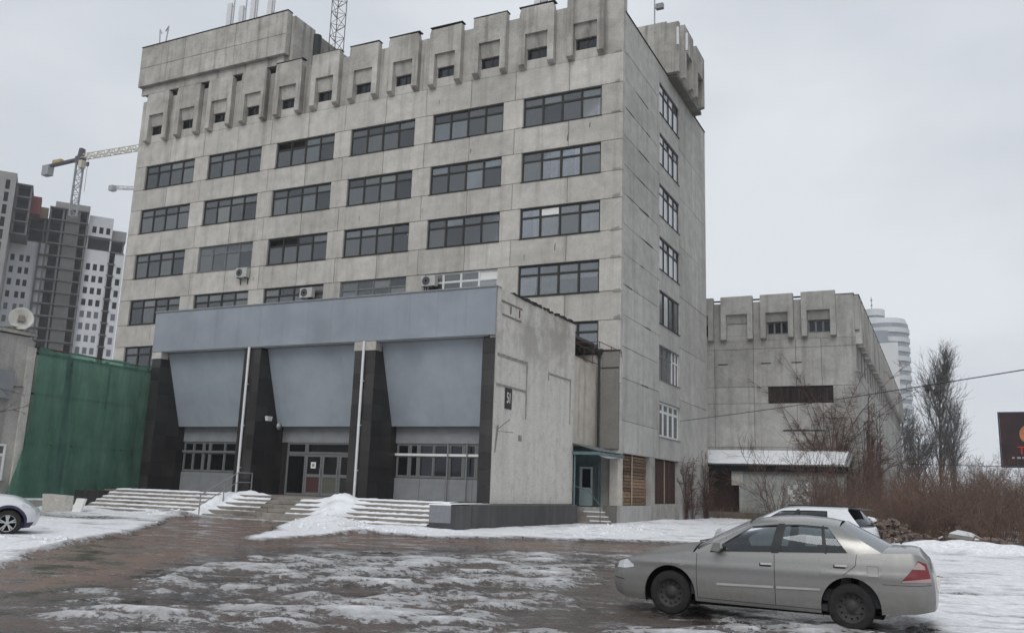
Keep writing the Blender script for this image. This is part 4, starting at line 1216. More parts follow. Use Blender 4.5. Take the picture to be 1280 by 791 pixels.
m = MB(); m.box(-22.12, -21.68, -18.82, -12.8, 0.422, 0.5); m.build('snow_cap', MT['snow'], LW)

# ================================================================== annex behind on the right
AN = thing('annex_building', 'lower grey concrete annex with portal parapet behind the tower on the right', 'building', (4, 27.4, 0))
AY, AX = 27.4, 9.85
ax0 = -14.0
cx = [7.23-3.2325*i for i in range(6)]
aj = [ax0, -7.5, -1.2, 2.0, 5.35, 7.3, AX]
az = [0, 2.9, 5.6, 9.12, 10.48, 13.6, 14.3]
for k in range(len(aj)-1):
    for j in range(len(az)-1):
        if az[j] == 9.12 and aj[k] in (5.35,):
            pass
        a, b = aj[k], aj[k+1]
        # the boarded opening between x 3.12 and 8.1
        if az[j] == 9.12:
            for q0, q1 in ((a, min(b, 3.12)), (max(a, 8.1), b)):
                if q1-q0 > 0.05:
                    panel(AN, 'concrete_panel', q0, q1, AY, 0.3, az[j], az[j+1], MT['right'], gap=0.012, jit=0.012)
        else:
            panel(AN, 'concrete_panel', a, b, AY, 0.3, az[j], az[j+1], MT['right'], gap=0.012, jit=0.012)
MT['slot_board'] = flat('dark_slot_board', (0.028, 0.02, 0.018), 0.85, 0.2, var=0.4, scale=4, obj=False, rnd=0.4)  # near-black brown boards filling the slot
xx = 3.14
while xx < 8.05:
    w = random.uniform(0.18, 0.26); x1 = min(xx+w, 8.08)
    link('board', boxmesh('board', round(x1-xx-0.015, 2), 0.04, 1.34, MT['slot_board'], 0.006), AN, (xx, AY+0.12+random.uniform(-0.01, 0.01), 9.13)); xx = x1
m = MB(); m.box(ax0, AX-0.02, AY+0.32, 104, 0, 17.0); m.build('body', MT['interior'], AN)
pm = MB(); hw, lg = 1.3, 0.42
pm.prism([(-hw, 16.5), (hw, 16.5), (hw, 18.02), (-hw, 18.02)], 'y', -0.5, -0.005)
for s in (-1, 1):
    xa, xb = sorted((s*hw, s*(hw-lg))); pm.box(xa, xb, -0.5, -0.005, 14.42, 16.498)
pmm = pm.mesh('parapet_portal', MT['right'])
hd2 = MB(); hd2.prism([(-0.28, 16.5), (-0.05, 15.78), (0.02, 15.78), (0.02, 16.5)], 'x', -(hw-lg)+0.01, hw-lg-0.01); hdm = hd2.mesh('window_hood', MT['right'])
for i, x in enumerate(cx):
    link('parapet_portal', pmm, AN, (x, AY, random.uniform(-0.04, 0.04))); link('window_hood', hdm, AN, (x, AY, 0))
    w = 2*(hw-lg)-0.04
    if i != 2:
        window(AN, (x-w/2, AY, 14.75), w, 1.02, 3, 0, MT['frame_grey'], glass='glass_dark', sill=False, inset=0.14)
    else:
        panel(AN, 'infill_panel', x-w/2, x+w/2, AY+0.02, 0.2, 14.75, 15.77, MT['right'], bev=0)
    panel(AN, 'parapet_wall', x-hw+lg+0.02, x+hw-lg-0.02, AY, 0.3, 14.3, 14.745, MT['right'], gap=0.002, bev=0)
    panel(AN, 'parapet_wall', x-hw+lg+0.02, x+hw-lg-0.02, AY+0.03, 0.27, 15.775, 17.5, MT['right'], gap=0.002, bev=0)
for i in range(len(cx)):
    a = cx[i]+hw-lg-0.02; b = (cx[i-1]-hw+lg+0.02) if i else AX
    panel(AN, 'parapet_wall', a, b, AY+0.001, 0.3, 14.3, 17.55 if i else 17.75, MT['right'], gap=0.0, bev=0)
# long right-hand side: slabs, portals and windows running away from the viewer
y = AY+0.31
while y < 103:
    y1 = min(y+6.4, 104)
    for z0, z1 in ((0, 4.5), (4.5, 8.0), (8.0, 11.2), (11.2, 12.0), (14.3, 17.7)):
        panel_s(AN, 'side_panel', y, y1, AX, 0.28, z0, z1, MT['right'], gap=0.015, jit=0.015)
    for q in (0.0, 3.2):
        panel_s(AN, 'side_panel', y+q, y+q+1.0, AX, 0.28, 12.0, 14.3, MT['right'], gap=0.01)
        window(AN, (AX, y+q+1.0, 12.02), 2.15, 2.26, 2, 0.3, MT['frame_grey'], math.pi/2, glass='glass_dark', sill=False, inset=0.14)
        m_ = boxmesh('parapet_pier', 0.5, 0.5, 3.6, MT['right'])
        link('parapet_pier', m_, AN, (AX+0.5, y+q+0.2, 14.28-0.5), math.pi/2)
        link('parapet_pier', m_, AN, (AX+0.5, y+q+2.2, 14.28-0.5), math.pi/2)
    y = y1
m = MB(); m.box(AX, AX+0.35, AY+0.3, 104, 14.9, 17.68); m.build('side_parapet', MT['right'], AN)
m = MB(); m.box(ax0, AX+0.05, AY-0.03, AY+0.4, 17.76, 17.81); m.box(AX-0.3, AX+0.4, AY+0.41, 104, 17.71, 17.77); m.build('coping', MT['tar'], AN)
m = MB(); m.box(4.2, 7.4, AY-0.03, AY+0.02, 6.9, 7.0); m.build('cable_tray', MT['black_iron'], AN)
# dark stain sills under old openings
for x in (-0.9, 2.6, 5.0):
    m = MB(); m.box(x, x+0.8, AY-0.03, AY+0.01, 12.35, 12.42); m.build('lifting_slot', MT['black'], AN)

# ---- lean-to shed with snowy corrugated roof
SH = thing('lean_to_shed', 'low shed with a snow-covered corrugated roof against the annex', 'shed', (4.5, 24, 0))
m = MB()
ncor = 150
ra, rb = [], []
for k in range(ncor+1):
    x = -6+(9.5+6)*k/ncor; dz = 0.035*math.cos(k*math.pi)
    ra.append((x, 27.2, 5.28+dz)); rb.append((x, 22.7, 4.02+dz))
m.grid([ra, rb]); m.build('roof_sheet', flat('zinc_sheet', (0.25, 0.25, 0.25), 0.5, 0.4, 0.3), SH)
m = MB()
sa_, sb_, sc_ = [], [], []
for k in range(0, 131):
    x = -6+(9.1+6)*k/130; q = fbm(np.array([x*0.8]), np.array([3.3]), 4)[0]
    edge = 22.72+max(0, (x-4.0)/5.1)**2*1.2*q*(k % 2)+0.15*q
    sa_.append((x, 27.15, 5.36)); sb_.append((x, 24.8, 4.7+0.04*q)); sc_.append((x, edge, 4.02+(edge-22.7)*0.28+0.065))
m.grid([sa_, sb_, sc_]); m.build('roof_snow', MT['snow'], SH, smooth=True)
m = MB(); m.box(-6, 9.4, 22.75, 22.85, 3.55, 3.95); m.build('eaves_board', MT['black'], SH)
m = MB(); m.box(1.9, 9.2, 23.1, 23.4, 0, 3.9); m.box(1.0, 1.89, 23.1, 23.4, 2.6, 3.9); m.box(1.55, 1.89, 23.1, 23.4, 0.3, 2.59); m.build('front_wall', weathered('green_grey_render', (0.36, 0.37, 0.35), (0.2, 0.2, 0.19), streak=0.5, blotch=0.8, big=0.5), SH)
m = MB(); m.box(1.0, 1.85, 23.05, 23.09, 2.5, 3.7); m.build('pale_panel', MT['concrete'], SH)
m = MB(); m.box(-6, 9.2, 24.6, 24.8, 0, 4.6); m.build('rear_wall', MT['plank_dark'], SH)
m = MB(); m.box(-6, 9.2, 22.6, 23.05, 0, 0.5); m.build('footing', MT['stained'], SH)
m = MB()
rnd = random.Random(4)
for k in range(14):
    x = 5.0+rnd.random()*1.6; z = 1.3+rnd.random()*1.6; m.box(x, x+0.1+0.3*rnd.random(), 23.06, 23.095, z, z+0.1+0.3*rnd.random())
tag(m.build('peeling_paint', MT['sign_white'], SH), kind='stuff')
# ================================================================== things on the tower
def ac_unit(loc, label, rz=0):
    a = thing('air_conditioner', label, 'air conditioner', loc, 'air conditioner units on the facade')
    x, y, z = loc
    m = MB(); m.box(x, x+1.0, y-0.42, y-0.08, z, z+0.66); o = m.build('casing', MT['ac_white'], a)
    m = MB()
    for r in (0.1, 0.17, 0.24):
        m.lathe([(r, -0.012), (r+0.022, -0.012), (r+0.022, 0.0), (r, 0.0)], 20, 'y', (x+0.35, y-0.422, z+0.33))
    m.build('fan_grille', MT['metal_grey'], a)
    m = MB(); m.lathe([(0.0, -0.001), (0.28, -0.001)], 20, 'y', (x+0.35, y-0.421, z+0.33)); m.build('fan_opening', MT['black'], a)
    for q in (0.15, 0.8):
        m = MB(); m.box(x+q, x+q+0.05, y-0.45, y, z-0.05, z-0.005); m.box(x+q, x+q+0.05, y-0.04, y, z-0.45, z-0.05); m.build('bracket', MT['black_iron'], a)
    return a
ac_unit((-28.15, 0, 15.45), 'white air conditioner below the fourth-row window left of centre')
ac_unit((-22.3, -0.02, 13.62), 'white air conditioner against the window just above the fascia, left of centre')
ac_unit((-12.86, -0.02, 13.72), 'grey-white air conditioner beside white window frames above the fascia')

def panel_antenna(x, y, z0, z1, zb, label):
    a = thing('panel_antenna', label, 'antenna', (x, y, 34.95), 'panel antennas on the roof')
    m = MB(); m.tube((x+0.3, y+0.1, 34.95), (x+0.3, y+0.1, z1+0.6), 0.05, n=8); m.build('pole', MT['galv'], a)
    m = MB(); m.prism([(x-0.22, y-0.1), (x+0.22, y-0.1), (x+0.2, y+0.08), (x-0.2, y+0.08)], 'z', z0, z1); m.build('radome', MT['white_paint'], a)
    for z in (z0+0.25, z1-0.25):
        m = MB(); m.box(x-0.05, x+0.3, y+0.06, y+0.12, z, z+0.06); m.build('clamp', MT['galv'], a)
panel_antenna(-32.6, 0.9, 36.1, 38.1, 35, 'grey panel antenna on a pole, leftmost of the roof cluster')
panel_antenna(-31.35, 0.9, 35.7, 37.6, 35, 'grey panel antenna second from left on the tower roof')
panel_antenna(-30.2, 0.9, 36.0, 38.6, 35, 'tall grey panel antenna third from left on the tower roof')
panel_antenna(-28.5, 0.9, 36.2, 39.2, 35, 'grey panel antenna rightmost of the roof cluster')
VM = thing('forked_mast', 'small V-shaped tube mast on the left end of the tower roof', 'mast', (-39.6, 0.6, 35))
m = MB(); m.path([(-39.55, 0.6, 34.95), (-39.75, 0.6, 37.3), (-39.5, 0.6, 36.9)], 0.05, 6); m.build('left_arm', MT['galv'], VM)
m = MB(); m.path([(-39.05, 0.6, 34.95), (-38.8, 0.6, 37.4), (-39.1, 0.6, 37.0)], 0.05, 6); m.build('right_arm', MT['galv'], VM)

def lattice(mb, p0, p1, w, step, r, tri=False):
    """lattice column between two points with square or triangular section"""
    p0 = Vector(p0); p1 = Vector(p1); d = (p1-p0); L = d.length; d.normalize()
    a = d.orthogonal().normalized(); b = d.cross(a)
    if abs(d.z) < 0.9:
        b = Vector((0, 0, 1)); a = d.cross(b).normalized()
    offs = [(-1, -1), (1, -1), (1, 1), (-1, 1)] if not tri else [(-1, -0.6), (1, -0.6), (0, 1.1)]
    cs = [a*o[0]*w/2+b*o[1]*w/2 for o in offs]
    for c in cs:
        mb.tube(p0+c, p1+c, r, n=5)
    n = max(1, int(L/step))
    for k in range(n):
        q0 = p0+d*(L*k/n); q1 = p0+d*(L*(k+1)/n)
        for i in range(len(cs)):
            j = (i+1) % len(cs)
            mb.tube(q0+cs[i], q0+cs[j], r*0.6, n=4, cap=False)
            mb.tube(q0+cs[i] if k % 2 else q0+cs[j], q1+cs[j] if k % 2 else q1+cs[i], r*0.6, n=4, cap=False)
LM = thing('lattice_mast', 'tall rusty lattice mast rising from the tower roof', 'mast', (-24.5, 4, 30))
m = MB(); lattice(m, (-24.5, 4, 30.0), (-24.5, 4, 46), 1.1, 0.95, 0.035, True); m.build('lattice', flat('mast_paint', (0.13, 0.10, 0.10), 0.7, 0.3, var=0.4), LM)
m = MB(); m.box(-25.3, -23.7, 3.2, 4.8, 29.95, 30.15); m.build('base', MT['concrete'], LM)
RM = thing('roof_mast', 'thin mast with a small camera above the stepped side parapet', 'mast', (-0.3, 6.4, 31.8))
m = MB(); m.tube((-0.12, 6.6, 31.7), (-0.12, 6.6, 40), 0.05, n=6); m.build('pole', MT['galv'], RM)
m = MB(); m.box(0.0, 0.5, 6.4, 6.7, 33.3, 33.65); m.box(-0.12, 0.1, 6.56, 6.62, 33.42, 33.48); m.build('camera', MT['metal_grey'], RM)
VP = thing('vent_pipes', 'pair of pale vent pipes behind the stepped side parapet', 'pipe', (0.6, 9.3, 31.7))
for x, y, h in ((0.9, 8.6, 32.9), (1.25, 9.6, 32.9)):
    m = MB(); m.tube((x, y, 31.6), (x, y, h), 0.1, n=10); m.build('pipe', MT['white_paint'], VP)
VX = thing('roof_box', 'small white equipment box on the parapet near the right corner', 'box', (-5.6, 0.3, 31))
m = MB(); m.box(-5.95, -5.55, 0.05, 0.3, 30.7, 31.75); m.build('casing', MT['white_paint'], VX)
m = MB(); m.box(-5.45, -5.1, 0.05, 0.3, 30.7, 31.95); m.build('casing', MT['galv'], VX)

# overhead cable
cb = MB(); A = Vector((0.02, 12.11, 6.44)); B = Vector((20.8, -17.3, 5.84))
pts = [A+(B-A)*t-Vector((0, 0, 0.35*4*t*(1-t)*0.3)) for t in np.linspace(0, 1, 25)]
cb.path(pts, 0.018, 5)
tag(cb.build('overhead_cable', MT['black_iron']), 'thin black cable strung from the tower side across to the right', 'cable')
cb = MB(); A = Vector((12.0, 45.0, 5.2)); B = Vector((34.0, 24.0, 4.6))
cb.path([A+(B-A)*t-Vector((0, 0, 0.8*t*(1-t))) for t in np.linspace(0, 1, 13)], 0.03, 4)
tag(cb.build('overhead_cable', MT['black_iron']), 'low thin cable beyond the thicket running to the billboard', 'cable')

# ================================================================== far buildings
def frame_at(name, label, cat, cx, cy, nx_, ny_):
    o = thing(name, label, cat, (cx, cy, 0), rz=math.atan2(nx_*-1, ny_))
    o['_local'] = 1
    return o
MT['far_white'] = flat('far_white_render', (0.58, 0.585, 0.60), 0.9, 0.1, var=0.1, scale=0.3)
MT['far_conc'] = flat('far_raw_concrete', (0.135, 0.132, 0.13), 0.9, 0.1, var=0.25, scale=0.3)
MT['far_dark'] = flat('far_room_shade', (0.022, 0.023, 0.028), 0.9, 0.1, var=0.4, scale=0.5)  # shade of the open rooms and bluish haze put into the colour
MT['far_pale'] = flat('far_pale_panels', (0.29, 0.285, 0.28), 0.9, 0.1, var=0.15, scale=0.3)
MT['far_red'] = flat('red_formwork', (0.16, 0.05, 0.05), 0.8, 0.2)
MT['far_glass'] = flat('far_glazing', (0.10, 0.11, 0.13), 0.3, 0.5)

def wing(parent, s0, s1, z0, z1, y0, depth, fh, wins, ww, wh, sill, mat, glaze_below=None, part='wing_wall'):
    """a wing with real openings: wall strips round every window and a dark room block behind"""
    m = MB()
    z = z0; fl = 0
    while z+fh <= z1+0.01:
        m.box(s0, s1, y0, y0+0.3, z, z+sill); m.box(s0, s1, y0, y0+0.3, z+sill+wh, z+fh)
        e = s0
        for w in wins:
            m.box(e, w-ww/2, y0, y0+0.3, z+sill, z+sill+wh); e = w+ww/2
            mt = MT['far_dark'] if (glaze_below is None or z > glaze_below) else MT['far_glass']
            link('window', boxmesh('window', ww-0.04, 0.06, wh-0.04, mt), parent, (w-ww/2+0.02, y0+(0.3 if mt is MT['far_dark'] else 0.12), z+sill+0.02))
        m.box(e, s1, y0, y0+0.3, z+sill, z+sill+wh)
        z += fh
    if z1-z > 0.05:
        m.box(s0, s1, y0, y0+0.3, z, z1)
    m.build(part, mat, parent)
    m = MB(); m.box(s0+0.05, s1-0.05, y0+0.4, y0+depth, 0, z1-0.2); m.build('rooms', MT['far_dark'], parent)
    m = MB(); m.box(s1-0.3, s1, y0+0.31, y0+depth, 0, z1); m.box(s0, s0+0.3, y0+0.31, y0+depth, 0, z1); m.build('end_wall', mat, parent)
    m = MB(); m.box(s0, s1, y0+0.31, y0+depth, z1-0.19, z1); m.build('roof', MT['far_conc'], parent)

def open_frame(parent, s0, s1, z0, z1, y0, depth, fh, columns, mat, walls=()):
    """unfinished storeys: slabs, columns, parapets and dark depth"""
    z = z0
    while z <= z1+0.01:
        m = MB(); m.box(s0-0.15, s1+0.15, y0-0.3, y0+depth, z-0.16, z+0.14); m.build('slab', mat, parent)
        z += fh
    for c in columns:
        m = MB(); m.box(c-0.22, c+0.22, y0, y0+0.5, z0, z1); m.build('column', mat, parent)
    for a, b in walls:
        m = MB(); m.box(a, b, y0+0.15, y0+0.5, z0, z1); m.build('infill_wall', mat, parent)
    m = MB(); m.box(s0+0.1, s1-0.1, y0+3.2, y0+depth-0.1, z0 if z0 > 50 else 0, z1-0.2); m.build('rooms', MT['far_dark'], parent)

CT = frame_at('apartment_block_shell', 'unfinished high-rise apartment block with white wings and open concrete core', 'building', -177.48, 97.11, -0.8046, 0.5938)
wing(CT, -15.2, -5.4, 15.0, 57.4, 0, 14, 3.03, [-14.2, -12.9, -11.0, -9.6], 0.85, 1.6, 0.85, MT['far_white'], glaze_below=41)
open_frame(CT, -7.6, -5.5, 15.0, 57.4, -0.7, 5, 3.03, [-7.5], MT['far_conc'])
open_frame(CT, -14.0, -5.6, 57.6, 63.8, 0.4, 13, 3.05, [-13.8, -10.4, -7.0], MT['far_conc'])
open_frame(CT, -6.2, 2.4, 15.0, 66.6, -1.6, 15, 3.03, [-6.1, -3.2, 0.4, 2.3], MT['far_conc'], walls=[(-2.6, 0.3)])
wing(CT, 2.6, 8.0, 15.0, 57.4, -0.4, 14, 3.03, [3.7, 5.3, 6.9], 0.95, 1.65, 0.8, MT['far_white'], glaze_below=40)
open_frame(CT, 2.7, 11.4, 57.5, 60.7, 0.2, 13, 3.05, [2.9, 5.6, 8.3, 11.2], MT['far_conc'])
wing(CT, 2.7, 8.3, 60.9, 66.2, -0.4, 14, 3.4, [4.1, 5.7, 7.3], 0.95, 1.7, 0.9, MT['far_white'])
wing(CT, 9.6, 11.8, 15.0, 57.4, 0.2, 13, 3.03, [10.8], 1.0, 1.7, 0.8, MT['far_white'], glaze_below=40)
open_frame(CT, 8.0, 9.6, 15.0, 57.4, 0.0, 5, 3.03, [], MT['far_conc'])
m = MB(); m.box(8.4, 11.7, 1.0, 12, 60.9, 63.5); m.build('roof_house', MT['far_pale'], CT)
m = MB(); m.box(-5.2, 2.6, -1.4, 8, 66.7, 68.2); m.build('roof_house', MT['far_pale'], CT)
m = MB(); m.box(-8.5, -6.6, 0, 2, 63.8, 66.5); m.build('formwork_stack', flat('ochre_formwork', (0.2, 0.15, 0.10), 0.8, 0.2), CT)

FT = frame_at('grey_high_rise', 'grey half-built high-rise with open top floors at the left edge of the picture', 'building', -170.5, 92.0, -0.8046, 0.5938)
wing(FT, -34, -13.8, 12.0, 70.5, -3, 14, 3.0, [-32, -29.5, -27, -24.5, -22.0, -19.6, -17.6, -15.4], 0.9, 2.3, 0.35, MT['far_pale'])
open_frame(FT, -13.6, -10.4, 56.6, 68.6, -1, 10, 3.0, [-13.4, -10.5], MT['far_conc'], walls=[])
m = MB(); m.box(-10.3, -8.2, 1, 5, 62.5, 66.8); m.build('formwork', MT['far_red'], FT)

CR = thing('tower_crane', 'tower crane with white lattice jib above the unfinished apartment block', 'crane', (-171.3, 91.2, 63))
mastm = flat('crane_grey', (0.30, 0.31, 0.33), 0.6, 0.3); jibm = flat('crane_jib_cream', (0.52, 0.48, 0.38), 0.6, 0.3); dk = flat('crane_dark', (0.07, 0.06, 0.08), 0.6, 0.3)
m = MB(); lattice(m, (-171.3, 91.2, 63), (-171.3, 91.2, 76.5), 1.6, 1.7, 0.15); m.build('mast', mastm, CR)
m = MB(); lattice(m, (-170.5, 91.2, 78.2), (-120, 95.0, 79.0), 1.5, 1.6, 0.11, True); m.build('jib', jibm, CR)
m = MB(); m.bar((-183.5, 91.0, 77.3), (-170, 91.2, 77.8), 1.2, 0.5); m.build('counter_jib', dk, CR)
m = MB(); m.box(-184.0, -181.6, 90.2, 91.8, 74.9, 77.5); m.build('counterweight', mastm, CR)
m = MB(); m.box(-172.2, -170.4, 90.3, 92.1, 76.5, 78.3); m.prism([(-171.9, 78.3), (-170.5, 78.3), (-170.7, 80.4), (-171.5, 80.4)], 'y', 90.6, 91.8); m.build('slewing_head', dk, CR)
m = MB(); m.box(-170.3, -169.2, 90.0, 91.3, 75.0, 76.9); m.build('cab', jibm, CR)
m = MB(); m.tube((-168.6, 91.3, 77.5), (-168.6, 91.3, 69), 0.05, n=5); m.box(-168.9, -168.3, 91.1, 91.5, 75.6, 76.6); m.build('hoist_rope', dk, CR)
m = MB(); m.box(-181, -178, 90.6, 91.6, 77.6, 78.6); m.build('winch', flat('ochre_winch', (0.42, 0.32, 0.12), 0.6, 0.3), CR)
C2 = thing('distant_crane', 'tiny distant crane jib at the left edge of the tower', 'crane', (-360, 270, 0))
m = MB(); lattice(m, (-378.5, 264.5, 153.9), (-330, 285, 152.5), 2.0, 2.4, 0.16, True); m.build('jib', mastm, C2)
m = MB(); m.box(-381, -378, 263, 266, 152.2, 155); m.build('counterweight', mastm, C2)
m = MB(); lattice(m, (-352, 275, 20), (-352, 275, 153), 2.2, 3, 0.16); m.build('mast', mastm, C2)

WT = frame_at('round_tower', 'white round high-rise with banded storeys and a small drum on top', 'building', -0.04, 284.2, -0.0475, 0.9989)
wm = flat('round_tower_white', (0.56, 0.58, 0.60), 0.6, 0.3, var=0.06, scale=0.3); wb = flat('round_tower_bands', (0.26, 0.29, 0.33), 0.3, 0.5, var=0.2, scale=0.4)
CXR, RR = -0.6, 8.1
z = 0.0
k = 0
while z < 63:
    m = MB(); m.lathe([(RR-0.5, z+1.75), (RR-0.35, z+1.75), (RR-0.35, z+3.35), (RR-0.5, z+3.35)], 40, 'z', (CXR, 8, 0)); m.build('window_band', wb, WT, smooth=False)
    m = MB(); m.lathe([(RR-0.5, z), (RR, z), (RR, z+1.75), (RR-0.5, z+1.75)], 40, 'z', (CXR, 8, 0)); m.build('spandrel_ring', wm, WT)
    z += 3.35
m = MB(); m.lathe([(0, 66.0), (RR-1.2, 65.6), (RR-0.5, 63.6)], 40, 'z', (CXR, 8, 0)); m.build('roof', wm, WT)
m = MB(); m.lathe([(3.9, 64.5), (3.9, 66.4), (3.4, 66.4), (3.4, 67.2), (3.9, 67.2), (3.9, 69.6), (0, 69.9)], 30, 'z', (-4.2, 8, 0)); m.build('roof_drum', wm, WT)
m = MB(); m.lathe([(3.5, 66.42), (3.5, 67.18)], 30, 'z', (-4.2, 8, 0)); m.build('drum_band', wb, WT)
m = MB(); m.box(-5.4, 3.4, -1.6, 7.0, 0, 56.2); m.build('flat_slab', flat('white_slab_render', (0.62, 0.63, 0.64), 0.7, 0.2, var=0.05), WT)
m = MB(); m.tube((-4.6, 8, 69.6), (-4.6, 8, 74.6), 0.12, n=6); m.lathe([(0.0, 0), (0.5, 0.4), (0, 0.8)], 8, 'z', (-4.6, 8, 71.2)); m.lathe([(0, 0), (0.45, 0.5), (0, 1.0)], 8, 'z', (-4.6, 8, 73.0)); m.build('antenna', MT['metal_grey'], WT)
m = MB(); m.box(-4.9, 0.4, -1.75, -1.61, 56.21, 60.5); m.build('roof_screen', wb, WT)

# ================================================================== billboard
BB = thing('billboard', 'dark billboard with red lettering at the right edge above the thicket', 'billboard', (19.1, 10.5, 0), rz=math.atan2(-0.0613, 0.998))
BB['_local'] = 1
def postermat():
    m, nt, b = nmat('billboard_poster', 0.5, 0.4)
    tc = nt.nodes.new('ShaderNodeTexCoord')
    n = noise(nt, tc.outputs['Object'], 0.9, 5, 0.6)
    c = ramp(nt, n, [(0.35, (0.012, 0.010, 0.012)), (0.7, (0.05, 0.018, 0.02))])
    nt.links.new(c, b.inputs['Base Color'])
    return m
m = MB(); m.box(-0.58, 5.38, -0.05, 0.05, 3.78, 6.66); m.build('poster', postermat(), BB)
m = MB(); m.box(-0.66, 5.46, -0.08, 0.25, 6.665, 6.74); m.box(-0.66, 5.46, -0.08, 0.25, 3.70, 3.775); m.box(-0.66, -0.585, -0.08, 0.25, 3.775, 6.665); m.box(5.385, 5.46, -0.08, 0.25, 3.775, 6.665)
m.build('frame', flat('billboard_frame', (0.06, 0.055, 0.09), 0.5, 0.3), BB)
m = MB(); m.box(0.6, 1.1, 0.3, 0.6, 0, 6.4); m.build('post', MT['black_iron'], BB)
m = MB(); m.box(3.6, 4.1, 0.3, 0.6, 0, 6.4); m.build('post', MT['black_iron'], BB)
def text_mesh(txt, size, mat, ext=0.004):
    c = bpy.data.curves.new('t', 'FONT'); c.body = txt; c.size = size; c.extrude = ext
    t = bpy.data.objects.new('t', c); COL.objects.link(t)
    me = bpy.data.meshes.new_from_object(t.evaluated_get(bpy.context.evaluated_depsgraph_get())); bpy.data.objects.remove(t)
    me.materials.clear(); me.materials.append(mat)
    return me
link('lettering', text_mesh('TE', 0.62, flat('red_print', (0.55, 0.04, 0.03), 0.5, 0.3)), BB, (0.2, -0.06, 4.42), rot=(math.pi/2, 0, 0))
for k in range(9):
    w = 0.12+0.05*((k*7) % 3)
    m = MB(); m.box(-0.1+k*0.24, -0.1+k*0.24+w, -0.062, -0.051, 4.18, 4.28); m.build('small_print', MT['galv'], BB)
m = MB(); m.prism([(0.75+0.42*math.cos(t)*1.0, 5.5+0.5*math.sin(t)) for t in np.linspace(0, 2*math.pi, 20)[:-1]], 'y', -0.062, -0.051); m.build('printed_patch', flat('orange_print', (0.42, 0.16, 0.07), 0.5, 0.3, var=0.5, scale=3), BB)
# ================================================================== cars
def carpaint(name, col, metal, rough, dirt, amt):
    m, nt, b = nmat(name, rough, 0.5, metal)
    tc = nt.nodes.new('ShaderNodeTexCoord')
    sp = nt.nodes.new('ShaderNodeSeparateXYZ'); nt.links.new(tc.outputs['Object'], sp.inputs[0])
    n = noise(nt, tc.outputs['Object'], 5, 6, 0.65); n2 = noise(nt, tc.outputs['Object'], 60, 3, 0.6)
    mr = nt.nodes.new('ShaderNodeMapRange'); mr.inputs[1].default_value = 0.72; mr.inputs[2].default_value = 0.2
    nt.links.new(sp.outputs[2], mr.inputs[0])
    f = math_(nt, 'MULTIPLY', math_(nt, 'ADD', math_(nt, 'MULTIPLY', mr.outputs[0], 0.75), 0.25), ramp(nt, n, [(0.25, 0.25), (0.7, 1)]))
    f = math_(nt, 'MULTIPLY', f, amt)
    c = mix(nt, f, col, dirt)
    c = mix(nt, 0.2, c, mix(nt, 1.0, c, ramp(nt, n2, [(0.3, 0.8), (0.7, 1.2)]), 'MULTIPLY'))
    nt.links.new(c, b.inputs['Base Color'])
    nt.links.new(math_(nt, 'ADD', math_(nt, 'MULTIPLY', f, 0.5), rough), b.inputs['Roughness'])
    nt.links.new(math_(nt, 'SUBTRACT', metal, math_(nt, 'MULTIPLY', f, metal)), b.inputs['Metallic'])
    b.inputs['Coat Weight'].default_value = 0.6
    b.inputs['Coat Roughness'].default_value = 0.12
    return m
MT['tyre'] = flat('dirty_tyre', (0.022, 0.021, 0.020), 0.85, 0.2, var=0.4, scale=20)
MT['rim_dark'] = flat('dirty_steel_wheel', (0.038, 0.036, 0.034), 0.6, 0.4, 0.3, var=0.3, scale=9)
MT['rim_alloy'] = flat('alloy_wheel', (0.42, 0.43, 0.44), 0.35, 0.5, 0.6, var=0.1)
MT['car_black'] = flat('black_trim', (0.016, 0.016, 0.017), 0.5, 0.4, var=0.2)
MT['car_interior'] = flat('car_interior', (0.045, 0.047, 0.05), 0.85, 0.2, var=0.25)
MT['seat'] = flat('seat_cloth', (0.085, 0.09, 0.095), 0.9, 0.1, var=0.2)
MT['lamp_clear'] = flat('headlamp', (0.66, 0.68, 0.70), 0.12, 0.6, 0.2, var=0.1, scale=25)
MT['lamp_red'] = flat('tail_lamp_red', (0.16, 0.012, 0.018), 0.2, 0.6, var=0.1)
MT['lamp_pink'] = flat('tail_lamp_clear', (0.38, 0.27, 0.26), 0.2, 0.6, var=0.1)

